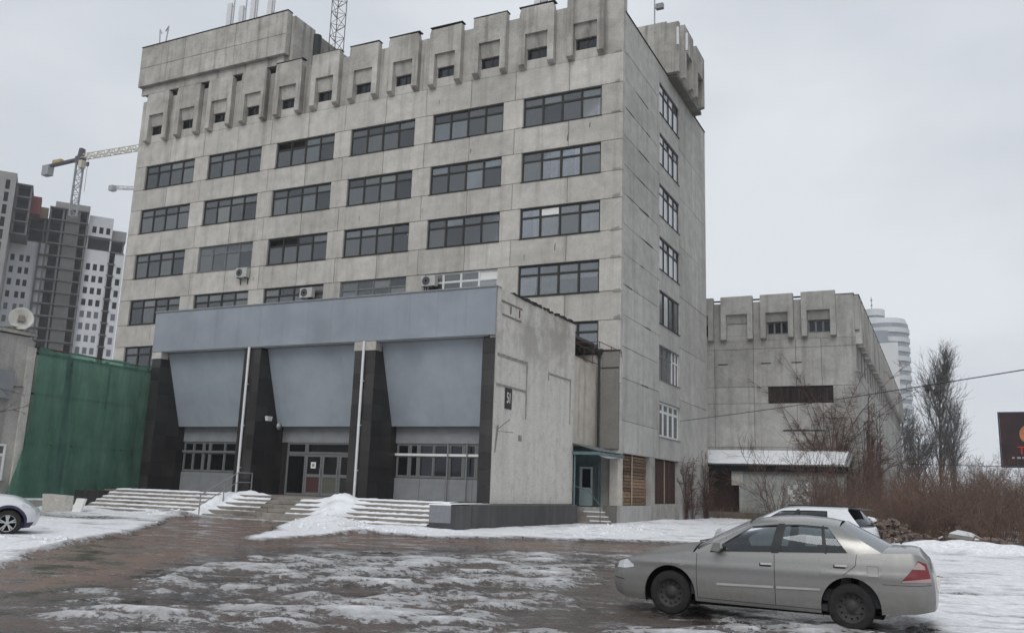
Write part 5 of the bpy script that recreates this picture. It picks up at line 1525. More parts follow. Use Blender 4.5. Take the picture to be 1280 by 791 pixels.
def make_car(name, label, C, loc, rz=0.0):
    root = thing(name, label, 'car', loc, rz=rz)
    root['_local'] = 1
    L = C['L']; ip = np.interp
    paint = C['paint']
    wx = C['wheels']; R = C['R']; AR = C['arch']
    def w_(x): return float(ip(x, *C['w']))
    def zs_(x): return float(ip(x, *C['zs']))
    def zd_(x): return float(ip(x, *C['zd']))
    def zb_(x):
        z = float(ip(x, *C['zb']))
        for xc in wx:
            d = abs(x-xc)
            if d < AR:
                z = max(z, R+math.sqrt(AR*AR-d*d))
        return z
    def sp_(z): return float(ip(z/C['hs'], [0.12, 0.20, 0.24, 0.35, 0.50, 0.62, 0.69, 0.74, 0.82, 0.92, 1.05], [0.93, 0.95, 0.972, 0.99, 0.998, 0.994, 1.0, 0.984, 0.968, 0.94, 0.9]))
    def shift(x, z):
        a = max(0, 1-x/0.55); b = max(0, 1-(L-x)/0.5)
        zf = (z-C['nz'])/0.3; zr = (z-C['tz'])/0.35
        return x+a*a*C['nk']*zf*zf-b*b*C['tk']*zr*zr
    def surf(x, z, off=0.0, s=-1):
        return (shift(x, z), s*(w_(x)*sp_(z)+off), z)
    xs = list(np.linspace(0, L, 110))
    for xc in wx:
        xs += [xc-AR+1e-3, xc+AR-1e-3, xc-AR-1e-3, xc+AR+1e-3]+[xc+AR*math.cos(t) for t in np.linspace(0.05, 3.09, 24)]
    xs = sorted(set(round(x, 4) for x in xs))
    NR = 18
    xcab0, xcab1 = C['cab']
    body = MB()
    for s in (-1, 1):
        P = []
        for x in xs:
            zb, zs = zb_(x), zs_(x)
            row = []
            for j in range(NR+1):
                z = zb+(zs-zb)*j/NR
                row.append(surf(x, z, 0, s))
            P.append(row)
        body.grid(P if s < 0 else [r[::-1] for r in P])
    # decks in front of and behind the cabin
    def deck(x, q):
        zs, zd = zs_(x), zd_(x); ysh = w_(x)*sp_(zs)
        z = zd-(zd-zs)*abs(q)**2.6
        return (shift(x, z), ysh*q, z)
    qs = [-1, -0.94, -0.85, -0.7, -0.5, -0.25, 0, 0.25, 0.5, 0.7, 0.85, 0.94, 1]
    for a, b in ((0, xcab0), (xcab1, L)):
        cols = [x for x in xs if a-1e-6 <= x <= b+1e-6]
        body.grid([[deck(x, q) for q in qs] for x in cols][::-1])
    # nose and tail caps
    for x, fl in ((0, 1), (L, 0)):
        rows = []
        zb, zs = zb_(x), zs_(x)
        for j in range(NR+1):
            z = zb+(zs-zb)*j/NR
            a = surf(x, z, 0, -1); b = surf(x, z, 0, 1)
            bul = (-1 if fl else 1)*C['bul']
            rows.append([(a[0]+bul*(1-(q*2-1)**2), a[1]+(b[1]-a[1])*q, z) for q in np.linspace(0, 1, 9)])
        rows.append([deck(x, q*2-1) for q in np.linspace(0, 1, 9)])
        body.grid(rows)
    bo = body.mesh('body', paint, True)
    link('body', bo, root)
    # underside and wheel housings
    m = MB(); m.box(0.45, L-0.62, -w_(L/2)*0.86, w_(L/2)*0.86, 0.17, 0.2)
    for xc in wx:
        for s in (-1, 1):
            yo = s*w_(xc)*0.965; yi = s*w_(xc)*0.6
            n = 14
            rowo = [(xc+(AR+0.005)*math.cos(t), yo, R+(AR+0.005)*math.sin(t)) for t in np.linspace(-0.35, math.pi+0.35, n)]
            m.grid([rowo, [(p[0], yi, p[2]) for p in rowo]])
            m.face([(p[0], yi, p[2]) for p in rowo])
    m.build('underbody', MT['black'], root)
    # ---- greenhouse
    cols = C['cols']                 # (x at belt, x at roof, kind of the cell behind this edge)
    yr_ = C['yr']
    def gp(k, t, s, f=0.0):
        xb = cols[k][0]*(1-f)+cols[min(k+1, len(cols)-1)][0]*f; xr = cols[k][1]*(1-f)+cols[min(k+1, len(cols)-1)][1]*f
        zb = zs_(xb)-0.005; zr = float(ip(xr, *C['zr']))
        yb = w_(xb)*sp_(zb)*0.985; yr = float(ip(xr, *yr_))
        te = t
        x = xb+(xr-xb)*(te**C.get('curve', 1.0)); z = zb+(zr-zb)*te
        y = yb+(yr-yb)*te+0.035*math.sin(math.pi*te)
        return (x, s*y, z)
    tw = C['tw']
    gl = []
    for s in (-1, 1):
        pil = MB()
        for k in range(len(cols)-1):
            kind = cols[k][2]
            fs = np.linspace(0, 1, 7)
            if kind == 'w':
                for t0, t1 in ((0, tw[0]), (tw[1], 1)):
                    pil.cur = 0
                    pil.grid([[gp(k, t, s, f) for t in np.linspace(t0, t1, 3)] for f in fs])
                g = MB(); g.grid([[(lambda p: (p[0], p[1]-s*0.012, p[2]))(gp(k, t, s, f)) for t in np.linspace(tw[0], tw[1], 8)] for f in fs])
                gl.append(g)
                # black rubber round the glass
                pil.cur = 1
                e = 0.022
                for t0, t1 in ((tw[0]-e*0.2, tw[0]+e*1.6), (tw[1]-e*1.6, tw[1]+e*0.2)):
                    pil.grid([[(lambda p: (p[0], p[1]+s*0.004, p[2]))(gp(k, t, s, f)) for t in (t0, t1)] for f in fs])
                for f0, f1 in ((-0.0, 0.025), (0.975, 1.0)):
                    pil.grid([[(lambda p: (p[0], p[1]+s*0.004, p[2]))(gp(k, t, s, f)) for t in np.linspace(tw[0], tw[1], 6)] for f in (f0, f1)])
                pil.cur = 0
            else:
                pil.cur = 1 if kind == 'b' else 0
                pil.grid([[gp(k, t, s, f) for t in np.linspace(0, 0.93 if kind == 'b' else 1, 8)] for f in fs])
                pil.cur = 0
                if kind == 'b':
                    pil.grid([[gp(k, t, s, f) for t in (0.93, 1)] for f in fs])
        pil.build('pillars', [paint, MT['car_black']], root, smooth=True)
    for g in gl:
        g.build('side_window', C['glass'], root, smooth=True)
    # roof
    n0, n1 = 0, len(cols)-1
    rx = np.linspace(cols[n0][1], cols[n1][1], 14)
    rf = MB()
    rows = []
    for x in rx:
        zr = float(ip(x, *C['zr'])); yr = float(ip(x, *yr_))
        rows.append([(x, yr*q, zr+C['crown']*(1-abs(q)**2.4)) for q in qs])
    rf.grid(rows[::-1]); rf.build('roof', C.get('roofmat', paint), root, smooth=True)
    # windscreen and rear screen
    def screen(k, bulge, nm, drop, mat):
        g = MB(); rows = []
        for t in np.linspace(-0.06, 1, 12):
            a = gp(k, max(t, 0), -1); b = gp(k, max(t, 0), 1)
            row = []
            for q in np.linspace(0, 1, 11):
                r_ = 1-(2*q-1)**2
                x = a[0]+bulge*r_*(1-0.6*max(t, 0)); z = a[2]+C['crown']*r_*max(t, 0)+drop*r_*(1-max(t, 0))+min(t, 0)*0.5
                row.append((x, a[1]+(b[1]-a[1])*q, z))
            rows.append(row)
        g.grid(rows); g.build(nm, mat, root, smooth=True)
    screen(0, -C['wb'], 'windscreen', 0.06, C['glass'])
    screen(len(cols)-1, C['rb'], 'rear_window', 0.07, C.get('rear_glass', C['glass']))
    # interior
    m = MB(); m.box(xcab0+0.1, xcab1-0.1, -w_(L/2)*0.9, w_(L/2)*0.9, 0.22, 0.3); m.box(xcab0-0.05, xcab0+0.28, -w_(L/2)*0.88, w_(L/2)*0.88, 0.3, zs_(xcab0)-0.01); m.box(xcab1-0.25, xcab1+0.05, -w_(L/2)*0.85, w_(L/2)*0.85, 0.3, zs_(xcab1)-0.02)
    m.build('cabin', MT['car_interior'], root)
    for (x, y) in ((C['seat'], -0.35), (C['seat'], 0.35), (C['seat']+0.82, -0.35), (C['seat']+0.82, 0.35)):
        m = MB(); m.prism([(x, 0.35), (x+0.48, 0.32), (x+0.62, 0.9), (x+0.52, 0.92), (x+0.4, 0.48), (x, 0.5)], 'y', y-0.24, y+0.24)
        m.prism([(x+0.56, 0.93), (x+0.65, 0.92), (x+0.68, 1.1), (x+0.6, 1.11)], 'y', y-0.12, y+0.12)
        m.build('seat', MT['seat'], root)
    m = MB(); sx = C['seat']-0.12
    m.lathe([(0.17, -0.012), (0.185, 0), (0.17, 0.012), (0.155, 0)], 20, 'x', (sx, -0.35, 0.85)); m.tube((sx, -0.35, 0.85), (sx-0.3, -0.35, 0.72), 0.03); m.build('steering_wheel', MT['car_black'], root)
    # wheels
    for xc in wx:
        for s in (-1, 1):
            yw = s*(w_(xc)-0.115)
            ty = MB(); ty.lathe([(R*0.64, -0.09), (R*0.9, -0.1), (R*0.985, -0.075), (R, -0.03), (R, 0.03), (R*0.985, 0.075), (R*0.9, 0.1), (R*0.64, 0.09)], 36, 'y')
            wo = ty.build('wheel', MT['tyre'], root, (xc, yw, R), smooth=True)
            rm = MB()
            if C['rim'] == 'steel':
                rm.lathe([(0, 0.045), (0.06, 0.05), (0.075, 0.03), (R*0.36, 0.025), (R*0.46, 0.05), (R*0.55, 0.045), (R*0.6, 0.075), (R*0.66, 0.088), (R*0.66, -0.08)], 32, 'y')
                mt = MT['rim_dark']
            else:
                mt = MT['rim_alloy']
                rm.lathe([(R*0.6, 0.07), (R*0.68, 0.092), (R*0.68, -0.08), (R*0.6, -0.08), (R*0.6, 0.07)], 32, 'y'); rm.lathe([(0, 0.075), (0.05, 0.075), (0.06, 0.03)], 20, 'y')
                for q in range(5):
                    t = 2*math.pi*q/5+0.3
                    for dt in (-0.16, 0.16):
                        rm.bar((0.04*math.cos(t), 0.06, 0.04*math.sin(t)), (R*0.62*math.cos(t+dt), 0.075, R*0.62*math.sin(t+dt)), 0.045, 0.03)
            if s < 0:
                rm.v = [(x, -y, z) for x, y, z in rm.v]
            rm.build('rim', mt, wo, smooth=(C['rim'] == 'steel'))
            hm = MB()
            if C['rim'] == 'steel':
                for q in range(12):
                    t = 2*math.pi*q/12; hm.tube((R*0.47*math.cos(t), s*0.046, R*0.47*math.sin(t)), (R*0.47*math.cos(t), s*0.053, R*0.47*math.sin(t)), 0.013, n=8)
            else:
                hm.lathe([(0, s*0.0), (R*0.62, s*0.0)], 24, 'y')
            hm.build('wheel_openings', MT['black'], wo)
    # patches and lines drawn as thin raised pieces on the body side
    def patch(nm, lo, hi, mat, off=0.006, n=10, mm=5, sides=(-1, 1)):
        for s in sides:
            g = MB(); rows = []
            x0, x1 = lo[0][0], lo[-1][0]
            for x in np.linspace(x0, x1, n):
                a = ip(x, [p[0] for p in lo], [p[1] for p in lo]); b = ip(x, [p[0] for p in hi], [p[1] for p in hi])
                rows.append([surf(x, float(z), off, s) for z in np.linspace(a, b, mm)])
            g.grid(rows); g.build(nm, mat, root, smooth=True)
    def line(pts, wd, mat, nm='panel_gap', off=0.0015):
        for s in (-1, 1):
            g = MB()
            P = []
            for (a, b) in zip(pts[:-1], pts[1:]):
                for t in np.linspace(0, 1, 8)[:-1]:
                    P.append((a[0]+(b[0]-a[0])*t, a[1]+(b[1]-a[1])*t))
            P.append(pts[-1])
            rows = []
            for i, p in enumerate(P):
                q = P[min(i+1, len(P)-1)]; o_ = P[max(i-1, 0)]
                d = Vector((q[0]-o_[0], q[1]-o_[1])); d = d.normalized() if d.length else Vector((1, 0)); nn = Vector((-d.y, d.x))*wd/2
                rows.append([surf(p[0]+nn.x, p[1]+nn.y, off, s), surf(p[0]-nn.x, p[1]-nn.y, off, s)])
            g.grid(rows); g.build(nm, mat, root)
    C['extra'](root, patch, line, surf, zs_, w_)
    return root

GAPS = flat('soft_gap', (0.13, 0.127, 0.12), 0.7, 0.2)
gapm = flat('panel_gap_shadow', (0.035, 0.034, 0.033), 0.8, 0.1)
def sedan_extra(root, patch, line, surf, zs, w):
    # doors, shut lines, trims
    line([(1.32, 0.84), (1.315, 0.6), (1.33, 0.26)], 0.007, gapm)
    line([(2.375, 0.895), (2.38, 0.6), (2.385, 0.25)], 0.008, gapm)
    line([(3.42, 0.94), (3.40, 0.8), (3.25, 0.68)], 0.007, gapm)
    line([(1.33, 0.262), (3.0, 0.24)], 0.007, gapm)
    line([(0.22, 0.42), (0.1, 0.43), (0.03, 0.44)], 0.012, MT['car_black'], 'bumper_line')
    line([(3.72, 0.60), (4.08, 0.60), (4.3, 0.62)], 0.006, gapm)
    sil = flat('grey_side_moulding', (0.42, 0.42, 0.41), 0.4, 0.4, 0.3)
    patch('side_moulding', [(1.6, 0.445), (2.36, 0.46)], [(1.6, 0.475), (2.36, 0.49)], sil, 0.012, 10, 3)
    patch('side_moulding', [(2.4, 0.46), (2.96, 0.475)], [(2.4, 0.49), (2.96, 0.50)], sil, 0.012, 10, 3)
    for x, z in ((2.2, 0.755), (3.15, 0.79)):
        patch('handle_recess', [(x-0.02, z-0.03), (x+0.13, z-0.03)], [(x-0.02, z+0.012), (x+0.13, z+0.012)], gapm, 0.002, 5, 2)
        patch('door_handle', [(x, z-0.008), (x+0.15, z-0.006)], [(x, z+0.018), (x+0.15, z+0.02)], sil, 0.03, 6, 3)
    patch('fuel_flap', [(3.54, 0.68), (3.68, 0.68)], [(3.54, 0.81), (3.68, 0.81)], GAPS, 0.0012, 4, 3, (-1,))
    patch('fuel_flap_lid', [(3.546, 0.686), (3.674, 0.686)], [(3.546, 0.804), (3.674, 0.804)], SIL, 0.0025, 4, 3, (-1,))
    patch('headlamp', [(0.06, 0.57), (0.24, 0.575), (0.38, 0.60)], [(0.06, 0.66), (0.24, 0.70), (0.38, 0.63)], MT['lamp_clear'], 0.006, 12, 5)
    patch('tail_lamp', [(3.94, 0.635), (4.30, 0.66)], [(3.94, 0.645), (4.19, 0.905), (4.30, 0.87)], MT['lamp_red'], 0.007, 14, 6)
    patch('tail_lamp_clear', [(3.95, 0.637), (4.302, 0.655)], [(3.95, 0.655), (4.302, 0.70)], MT['lamp_pink'], 0.010, 12, 3)
    patch('tail_lamp_inner', [(4.08, 0.80), (4.19, 0.80), (4.26, 0.80)], [(4.08, 0.80), (4.185, 0.89), (4.26, 0.84)], MT['lamp_pink'], 0.010, 8, 3)
    patch('side_repeater', [(1.08, 0.665), (1.15, 0.668)], [(1.08, 0.685), (1.15, 0.688)], MT['lamp_pink'], 0.006, 4, 2)
    # raised wheel arch lips
    for xc in (0.93, 3.33):
        line([(xc+0.385*math.cos(t), 0.292+0.385*math.sin(t)) for t in np.linspace(3.0, 0.15, 15)], 0.03, SIL, 'arch_lip', 0.008)
    # mirrors
    for s in (-1, 1):
        m = MB(); m.prism([(1.56, 0.90), (1.66, 0.885), (1.70, 0.93), (1.69, 1.0), (1.60, 1.0)], 'y', s*0.84, s*0.98); m.build('mirror', MT['car_black'] if s > 0 else SIL, root)
        m = MB(); m.prism([(1.50, 0.865), (1.66, 0.87), (1.62, 0.98)], 'y', s*0.735, s*0.765); m.prism([(1.58, 0.90), (1.65, 0.90), (1.64, 0.93), (1.59, 0.93)], 'y', s*0.76, s*0.85); m.build('mirror_base', MT['car_black'], root)
    m = MB(); m.tube((1.2, -0.1, 0.972), (1.24, 0.4, 0.985), 0.01, n=6); m.build('wiper', MT['car_black'], root)
    m = MB(); m.box(-0.03, 0.02, -0.36, 0.36, 0.5, 0.58); m.build('grille', MT['car_black'], root)
    m = MB(); m.tube((3.92, 0.0, 1.07), (3.98, 0.0, 1.14), 0.012, n=6); m.build('antenna_stub', MT['car_black'], root)
    m = MB(); m.box(4.3, 4.38, -0.26, 0.26, 0.55, 0.66); m.build('number_plate', MT['sign_white'], root)
SIL = carpaint('dusty_silver_paint', (0.27, 0.268, 0.258), 0.72, 0.22, (0.115, 0.108, 0.096), 0.9)
sedan = dict(L=4.33, paint=SIL, wheels=(0.93, 3.33), R=0.292, arch=0.365, hs=1.0,
    w=([0, 0.08, 0.2, 0.4, 0.8, 1.4, 2.4, 3.4, 3.9, 4.15, 4.27, 4.33], [0.50, 0.585, 0.665, 0.735, 0.785, 0.80, 0.805, 0.80, 0.775, 0.735, 0.68, 0.60]),
    zs=([0, 0.12, 0.3, 0.6, 1.1, 1.5, 2.4, 3.3, 3.7, 4.1, 4.24, 4.33], [0.58, 0.655, 0.715, 0.775, 0.835, 0.862, 0.90, 0.94, 0.965, 0.985, 0.965, 0.90]),
    zd=([0, 0.12, 0.3, 0.6, 1.05, 1.4, 3.3, 3.7, 4.1, 4.25, 4.33], [0.60, 0.70, 0.77, 0.855, 0.94, 0.985, 1.03, 1.045, 1.055, 1.04, 0.93]),
    zb=([0, 0.2, 0.5, 1.3, 3.0, 3.7, 4.1, 4.33], [0.235, 0.175, 0.175, 0.215, 0.195, 0.235, 0.265, 0.31]),
    nz=0.43, nk=0.13, tz=0.5, tk=0.06, bul=0.025, cab=(1.27, 3.68),
    cols=[(1.25, 2.02, 'p'), (1.47, 2.13, 'w'), (2.33, 2.42, 'b'), (2.43, 2.51, 'w'), (3.02, 2.98, 'b'), (3.05, 3.005, 'w'), (3.32, 3.03, 'p'), (3.74, 3.2, 'p')],
    zr=([1.95, 2.1, 2.4, 2.7, 3.0, 3.25], [1.215, 1.262, 1.305, 1.318, 1.30, 1.255]), yr=([1.9, 2.5, 3.3], [0.56, 0.575, 0.545]), tw=(0.05, 0.90), crown=0.075, wb=0.13, rb=0.12, glass=MT['car_glass'], rear_glass=MT['car_glass_sky_grey'], seat=1.95, rim='steel', extra=sedan_extra)
make_car('silver_sedan', 'dusty silver four-door sedan parked across the yard in the foreground', sedan, (11.25, -32.38, 0.0)).scale = (0.97, 1, 1)

# ---- white hatchback behind the sedan
WHT = carpaint('white_car_paint', (0.66, 0.68, 0.70), 0.0, 0.3, (0.35, 0.33, 0.30), 0.5)
def hatch_extra(root, patch, line, surf, zs, w):
    line([(1.35, 0.9), (1.34, 0.3)], 0.008, gapm); line([(2.35, 0.93), (2.35, 0.3)], 0.008, gapm)
    patch('headlamp', [(0.08, 0.62), (0.42, 0.66)], [(0.08, 0.74), (0.42, 0.76)], MT['lamp_clear'], 0.006, 8, 4)
    patch('tail_lamp', [(3.78, 0.72), (4.0, 0.72)], [(3.82, 0.95), (4.0, 0.95)], MT['lamp_red'], 0.006, 8, 4)
    for z in (0.77, 0.82):
        patch('door_handle', [(2.1, z), (2.25, z)], [(2.1, z+0.02), (2.25, z+0.02)], WHT, 0.02, 4, 2)
    for s in (-1, 1):
        m = MB(); m.prism([(1.5, 0.96), (1.62, 0.95), (1.64, 1.07), (1.53, 1.07)], 'y', s*0.86, s*1.0); m.build('mirror', WHT, root)
    for s in (-1, 1):
        m = MB(); m.tube((2.1, s*0.53, 1.45), (3.5, s*0.5, 1.455), 0.018, n=6); m.build('roof_rail', MT['car_black'], root)
    m = MB(); m.prism([(3.62, 1.435), (3.95, 1.40), (3.96, 1.375), (3.62, 1.40)], 'y', -0.5, 0.5); m.build('roof_spoiler', MT['car_black'], root)
hatch = dict(L=4.05, paint=WHT, wheels=(0.82, 3.25), R=0.30, arch=0.37, hs=1.05,
    w=([0, 0.1, 0.3, 0.7, 1.4, 2.6, 3.4, 3.8, 3.98, 4.05], [0.52, 0.64, 0.75, 0.8, 0.815, 0.82, 0.81, 0.77, 0.72, 0.66]),
    zs=([0, 0.15, 0.5, 1.1, 2, 3, 3.6, 3.95, 4.05], [0.66, 0.76, 0.85, 0.92, 0.95, 0.98, 1.0, 1.0, 0.95]),
    zd=([0, 0.15, 0.5, 1.1, 1.4, 3.5, 3.95, 4.05], [0.68, 0.8, 0.92, 1.0, 1.03, 1.02, 1.01, 0.97]),
    zb=([0, 0.5, 1.3, 3.0, 4.05], [0.25, 0.2, 0.24, 0.24, 0.3]),
    nz=0.45, nk=0.12, tz=0.55, tk=0.05, bul=0.08, cab=(1.15, 3.85),
    cols=[(1.1, 1.9, 'p'), (1.35, 2.02, 'w'), (2.3, 2.35, 'b'), (2.4, 2.43, 'w'), (3.2, 3.12, 'p'), (3.93, 3.62, 'p')],
    zr=([1.8, 2.1, 2.6, 3.2, 3.7], [1.31, 1.37, 1.395, 1.395, 1.375]), yr=([1.9, 3.7], [0.57, 0.55]), tw=(0.05, 0.86), crown=0.05, wb=0.22, rb=0.06,
    glass=MT['car_glass_dark'], rear_glass=MT['car_glass_dark'], seat=1.9, rim='alloy', extra=hatch_extra)
make_car('white_hatchback', 'white hatchback parked behind the silver sedan, only roof and rear glass showing', hatch, (9.95, -20.2, 0.0), rz=-0.2)

# ---- white crossover cut by the left edge, nose to the right
PUR = flat('violet_reflection_trim', (0.035, 0.027, 0.075), 0.45, 0.4)  # violet reflection put into the trim colour
def cross_extra(root, patch, line, surf, zs, w):
    for xc in (0.62, 3.15):
        line([(xc+0.42*math.cos(t), 0.33+0.42*math.sin(t)) for t in np.linspace(3.3, -0.15, 18)], 0.07, PUR, 'arch_trim', 0.01)
    patch('bumper_trim', [(0.0, 0.22), (0.4, 0.2)], [(0.0, 0.36), (0.4, 0.33)], PUR, 0.008, 8, 3)
    patch('headlamp', [(0.05, 0.70), (0.3, 0.76)], [(0.05, 0.78), (0.3, 0.83)], MT['lamp_clear'], 0.007, 8, 4)
    line([(1.35, 0.95), (1.34, 0.35)], 0.008, gapm); line([(2.4, 0.98), (2.4, 0.35)], 0.008, gapm)
    for s in (-1, 1):
        m = MB(); m.prism([(1.5, 1.02), (1.63, 1.0), (1.66, 1.14), (1.54, 1.15)], 'y', s*0.9, s*1.05); m.build('mirror', WHT, root)
cross = dict(hatch, L=4.25, wheels=(0.62, 3.15), R=0.33, arch=0.39, hs=1.15, cab=(1.2, 4.0),
    w=([0, 0.1, 0.3, 0.7, 1.4, 2.8, 3.6, 4.1, 4.25], [0.56, 0.68, 0.79, 0.84, 0.855, 0.86, 0.85, 0.78, 0.68]),
    zs=([0, 0.1, 0.25, 0.6, 1.2, 2.2, 3.2, 4.1, 4.25], [0.70, 0.80, 0.87, 0.94, 1.0, 1.04, 1.07, 1.08, 1.0]),
    zd=([0, 0.1, 0.25, 0.6, 1.2, 1.5, 3.6, 4.25], [0.72, 0.84, 0.93, 1.02, 1.08, 1.1, 1.1, 1.02]),
    zb=([0, 0.5, 1.3, 3.0, 4.25], [0.26, 0.24, 0.27, 0.27, 0.32]),
    cols=[(1.15, 2.0, 'p'), (1.42, 2.12, 'w'), (2.4, 2.45, 'b'), (2.5, 2.53, 'w'), (3.4, 3.3, 'p'), (4.05, 3.75, 'p')],
    zr=([1.9, 2.2, 2.7, 3.3, 3.8], [1.47, 1.53, 1.56, 1.55, 1.52]), extra=cross_extra, nz=0.5)
make_car('white_crossover', 'white crossover cut off by the left edge, alloy front wheel and arch trim coloured with a violet reflection', cross, (-6.36, -29.2, 0.0), rz=math.pi+0.9)
# ================================================================== winter vegetation
RN = np.random.RandomState(21)
def twigs(P0, D, Ln, r0, r1, bend, seg=2):
    """N curved tapering three-sided twigs; returns vertices, faces and the points along them"""
    N = len(P0)
    D = D/np.linalg.norm(D, axis=1, keepdims=True)
    pts = [P0]
    d = D.copy(); p = P0.copy()
    for k in range(seg):
        p = p+d*(Ln/seg)[:, None]
        pts.append(p)
        d = d+bend; d = d/np.linalg.norm(d, axis=1, keepdims=True)
    ref = np.where(np.abs(D[:, 2:3]) < 0.9, np.array([[0, 0, 1.0]]), np.array([[1.0, 0, 0]]))
    a = np.cross(D, ref); a /= np.linalg.norm(a, axis=1, keepdims=True); b = np.cross(D, a)
    V = np.zeros((N, seg+1, 3, 3))
    for k in range(seg+1):
        r = r0+(r1-r0)*k/seg
        for q in range(3):
            t = 2*math.pi*q/3
            V[:, k, q] = pts[k]+(a*math.cos(t)+b*math.sin(t))*np.broadcast_to(r, (N,))[:, None]
    base = (np.arange(N)*(seg+1)*3)[:, None]
    F = []
    for k in range(seg):
        for q in range(3):
            j = (q+1) % 3
            F.append(np.stack([base[:, 0]+k*3+q, base[:, 0]+k*3+j, base[:, 0]+(k+1)*3+j, base[:, 0]+(k+1)*3+q], 1))
    return V.reshape(-1, 3), np.concatenate(F), pts
class TW:
    def __init__(s): s.V = []; s.F = []; s.n = 0
    def add(s, *a, **k):
        V, F, pts = twigs(*a, **k)
        s.V.append(V); s.F.append(F+s.n); s.n += len(V)
        return pts
    def mesh(s, name, mat):
        V = np.concatenate(s.V); F = np.concatenate(s.F)
        me = bpy.data.meshes.new(name)
        me.vertices.add(len(V)); me.vertices.foreach_set('co', V.ravel().astype(np.float32))
        me.loops.add(F.size); me.loops.foreach_set('vertex_index', F.ravel().astype(np.int32))
        me.polygons.add(len(F)); me.polygons.foreach_set('loop_start', np.arange(0, F.size, 4, dtype=np.int32))
        me.materials.append(mat); me.update()
        return me
def along(pts, n, lo=0.25, hi=1.0):
    """n random points on each of the stems, with the stem direction there"""
    N = len(pts[0]); seg = len(pts)-1
    idx = np.repeat(np.arange(N), n); t = RN.uniform(lo, hi, N*n)*seg
    k = np.minimum(t.astype(int), seg-1); f = t-k
    A = np.stack(pts, 1)
    p = A[idx, k]*(1-f)[:, None]+A[idx, k+1]*f[:, None]
    d = A[idx, k+1]-A[idx, k]
    return p, d/np.linalg.norm(d, axis=1, keepdims=True), t/seg
def rnd3(n): 
    v = RN.normal(size=(n, 3)); return v/np.linalg.norm(v, axis=1, keepdims=True)

def barkmat(name, c0, c1):
    m, nt, b = nmat(name, 0.9, 0.1)
    p = pos(nt)
    n = noise(nt, p, 0.7, 5, 0.6); n2 = noise(nt, p, 6, 3, 0.6)
    c = mix(nt, ramp(nt, n, [(0.35, 0), (0.65, 1)]), c0, c1)
    c = mix(nt, 0.6, c, mix(nt, 1.0, c, ramp(nt, n2, [(0.3, 0.6), (0.7, 1.4)]), 'MULTIPLY'))
    nt.links.new(c, b.inputs['Base Color'])
    return m
MT['twig_red'] = barkmat('red_brown_twigs', (0.20, 0.125, 0.098), (0.12, 0.09, 0.074))
MT['twig_grey'] = barkmat('grey_twigs', (0.15, 0.142, 0.138), (0.10, 0.095, 0.092))
MT['grass'] = barkmat('dry_grass', (0.20, 0.145, 0.09), (0.12, 0.085, 0.055))
MT['vine'] = barkmat('vine_stems', (0.155, 0.09, 0.07), (0.095, 0.066, 0.055))

def scatter(poly, n):
    xs_ = [p[0] for p in poly]; ys_ = [p[1] for p in poly]
    out = np.zeros((0, 2))
    while len(out) < n:
        q = np.stack([RN.uniform(min(xs_), max(xs_), n*3), RN.uniform(min(ys_), max(ys_), n*3)], 1)
        out = np.concatenate([out, q[inpoly(q[:, 0], q[:, 1], poly)]])
    return out[:n]

def shrubs(tw, xy, hts, nst, ntw, r=0.013):
    N = len(xy)
    idx = np.repeat(np.arange(N), nst)
    P0 = np.zeros((len(idx), 3)); P0[:, :2] = xy[idx]+RN.normal(size=(len(idx), 2))*0.22
    D = np.stack([RN.normal(size=len(idx))*0.42, RN.normal(size=len(idx))*0.42, np.ones(len(idx))], 1)
    Ln = hts[idx]*RN.uniform(0.45, 1.1, len(idx))
    bend = np.stack([RN.normal(size=len(idx))*0.16, RN.normal(size=len(idx))*0.16, RN.uniform(-0.2, 0.06, len(idx))], 1)
    pts = tw.add(P0, D, Ln, r, r*0.45, bend, seg=4)
    p, d, t = along(pts, ntw, 0.2, 1.0)
    d2 = d*0.8+rnd3(len(p))*0.75; d2[:, 2] += 0.12
    l2 = np.repeat(Ln, ntw)*RN.uniform(0.1, 0.34, len(p))
    pts2 = tw.add(p, d2, l2, r*0.55, r*0.3, rnd3(len(p))*0.22, seg=2)
    p, d, t = along(pts2, 2, 0.2, 1.0)
    tw.add(p, d+rnd3(len(p))*0.8, np.repeat(l2, 2)*RN.uniform(0.3, 0.7, len(p)), r*0.4, r*0.25, rnd3(len(p))*0.2, seg=1)

# the red-brown thicket right of the annex
tw = TW()
poly = [(18.6, -9.0), (15.2, -5.0), (13.0, 1.0), (10.2, 10), (7.0, 19.5), (9.5, 22.0), (11.2, 27), (12.0, 40), (26, 40), (34, -2), (30, -9.5)]
xy = scatter(poly, 260)
h = np.interp(xy[:, 1], [-10, 0, 20, 40], [2.7, 3.0, 4.2, 4.8])*RN.uniform(0.7, 1.15, len(xy))
shrubs(tw, xy, h, 15, 7)
front = np.array([(18.6, -9.0), (17.3, -8.4), (16.2, -6.8), (15.2, -5.2), (14.3, -3.0), (13.5, -0.5), (12.8, 2.0), (12.0, 4.5), (13.4, -4.6), (12.6, -4.0), (14.4, -5.0), (20, -9.2), (21.4, -9.4), (22.8, -9.4), (24.5, -9.3), (11.2, 7.5), (10.2, 10.5), (9.0, 14), (8.0, 17)])
front = front+RN.normal(size=front.shape)*0.3
shrubs(tw, front, RN.uniform(1.6, 2.5, len(front)), 22, 8, 0.011)
tag(link('thicket', tw.mesh('thicket', MT['twig_red'])), 'dense red-brown leafless thicket beside the annex on the right', 'thicket', kind='stuff')
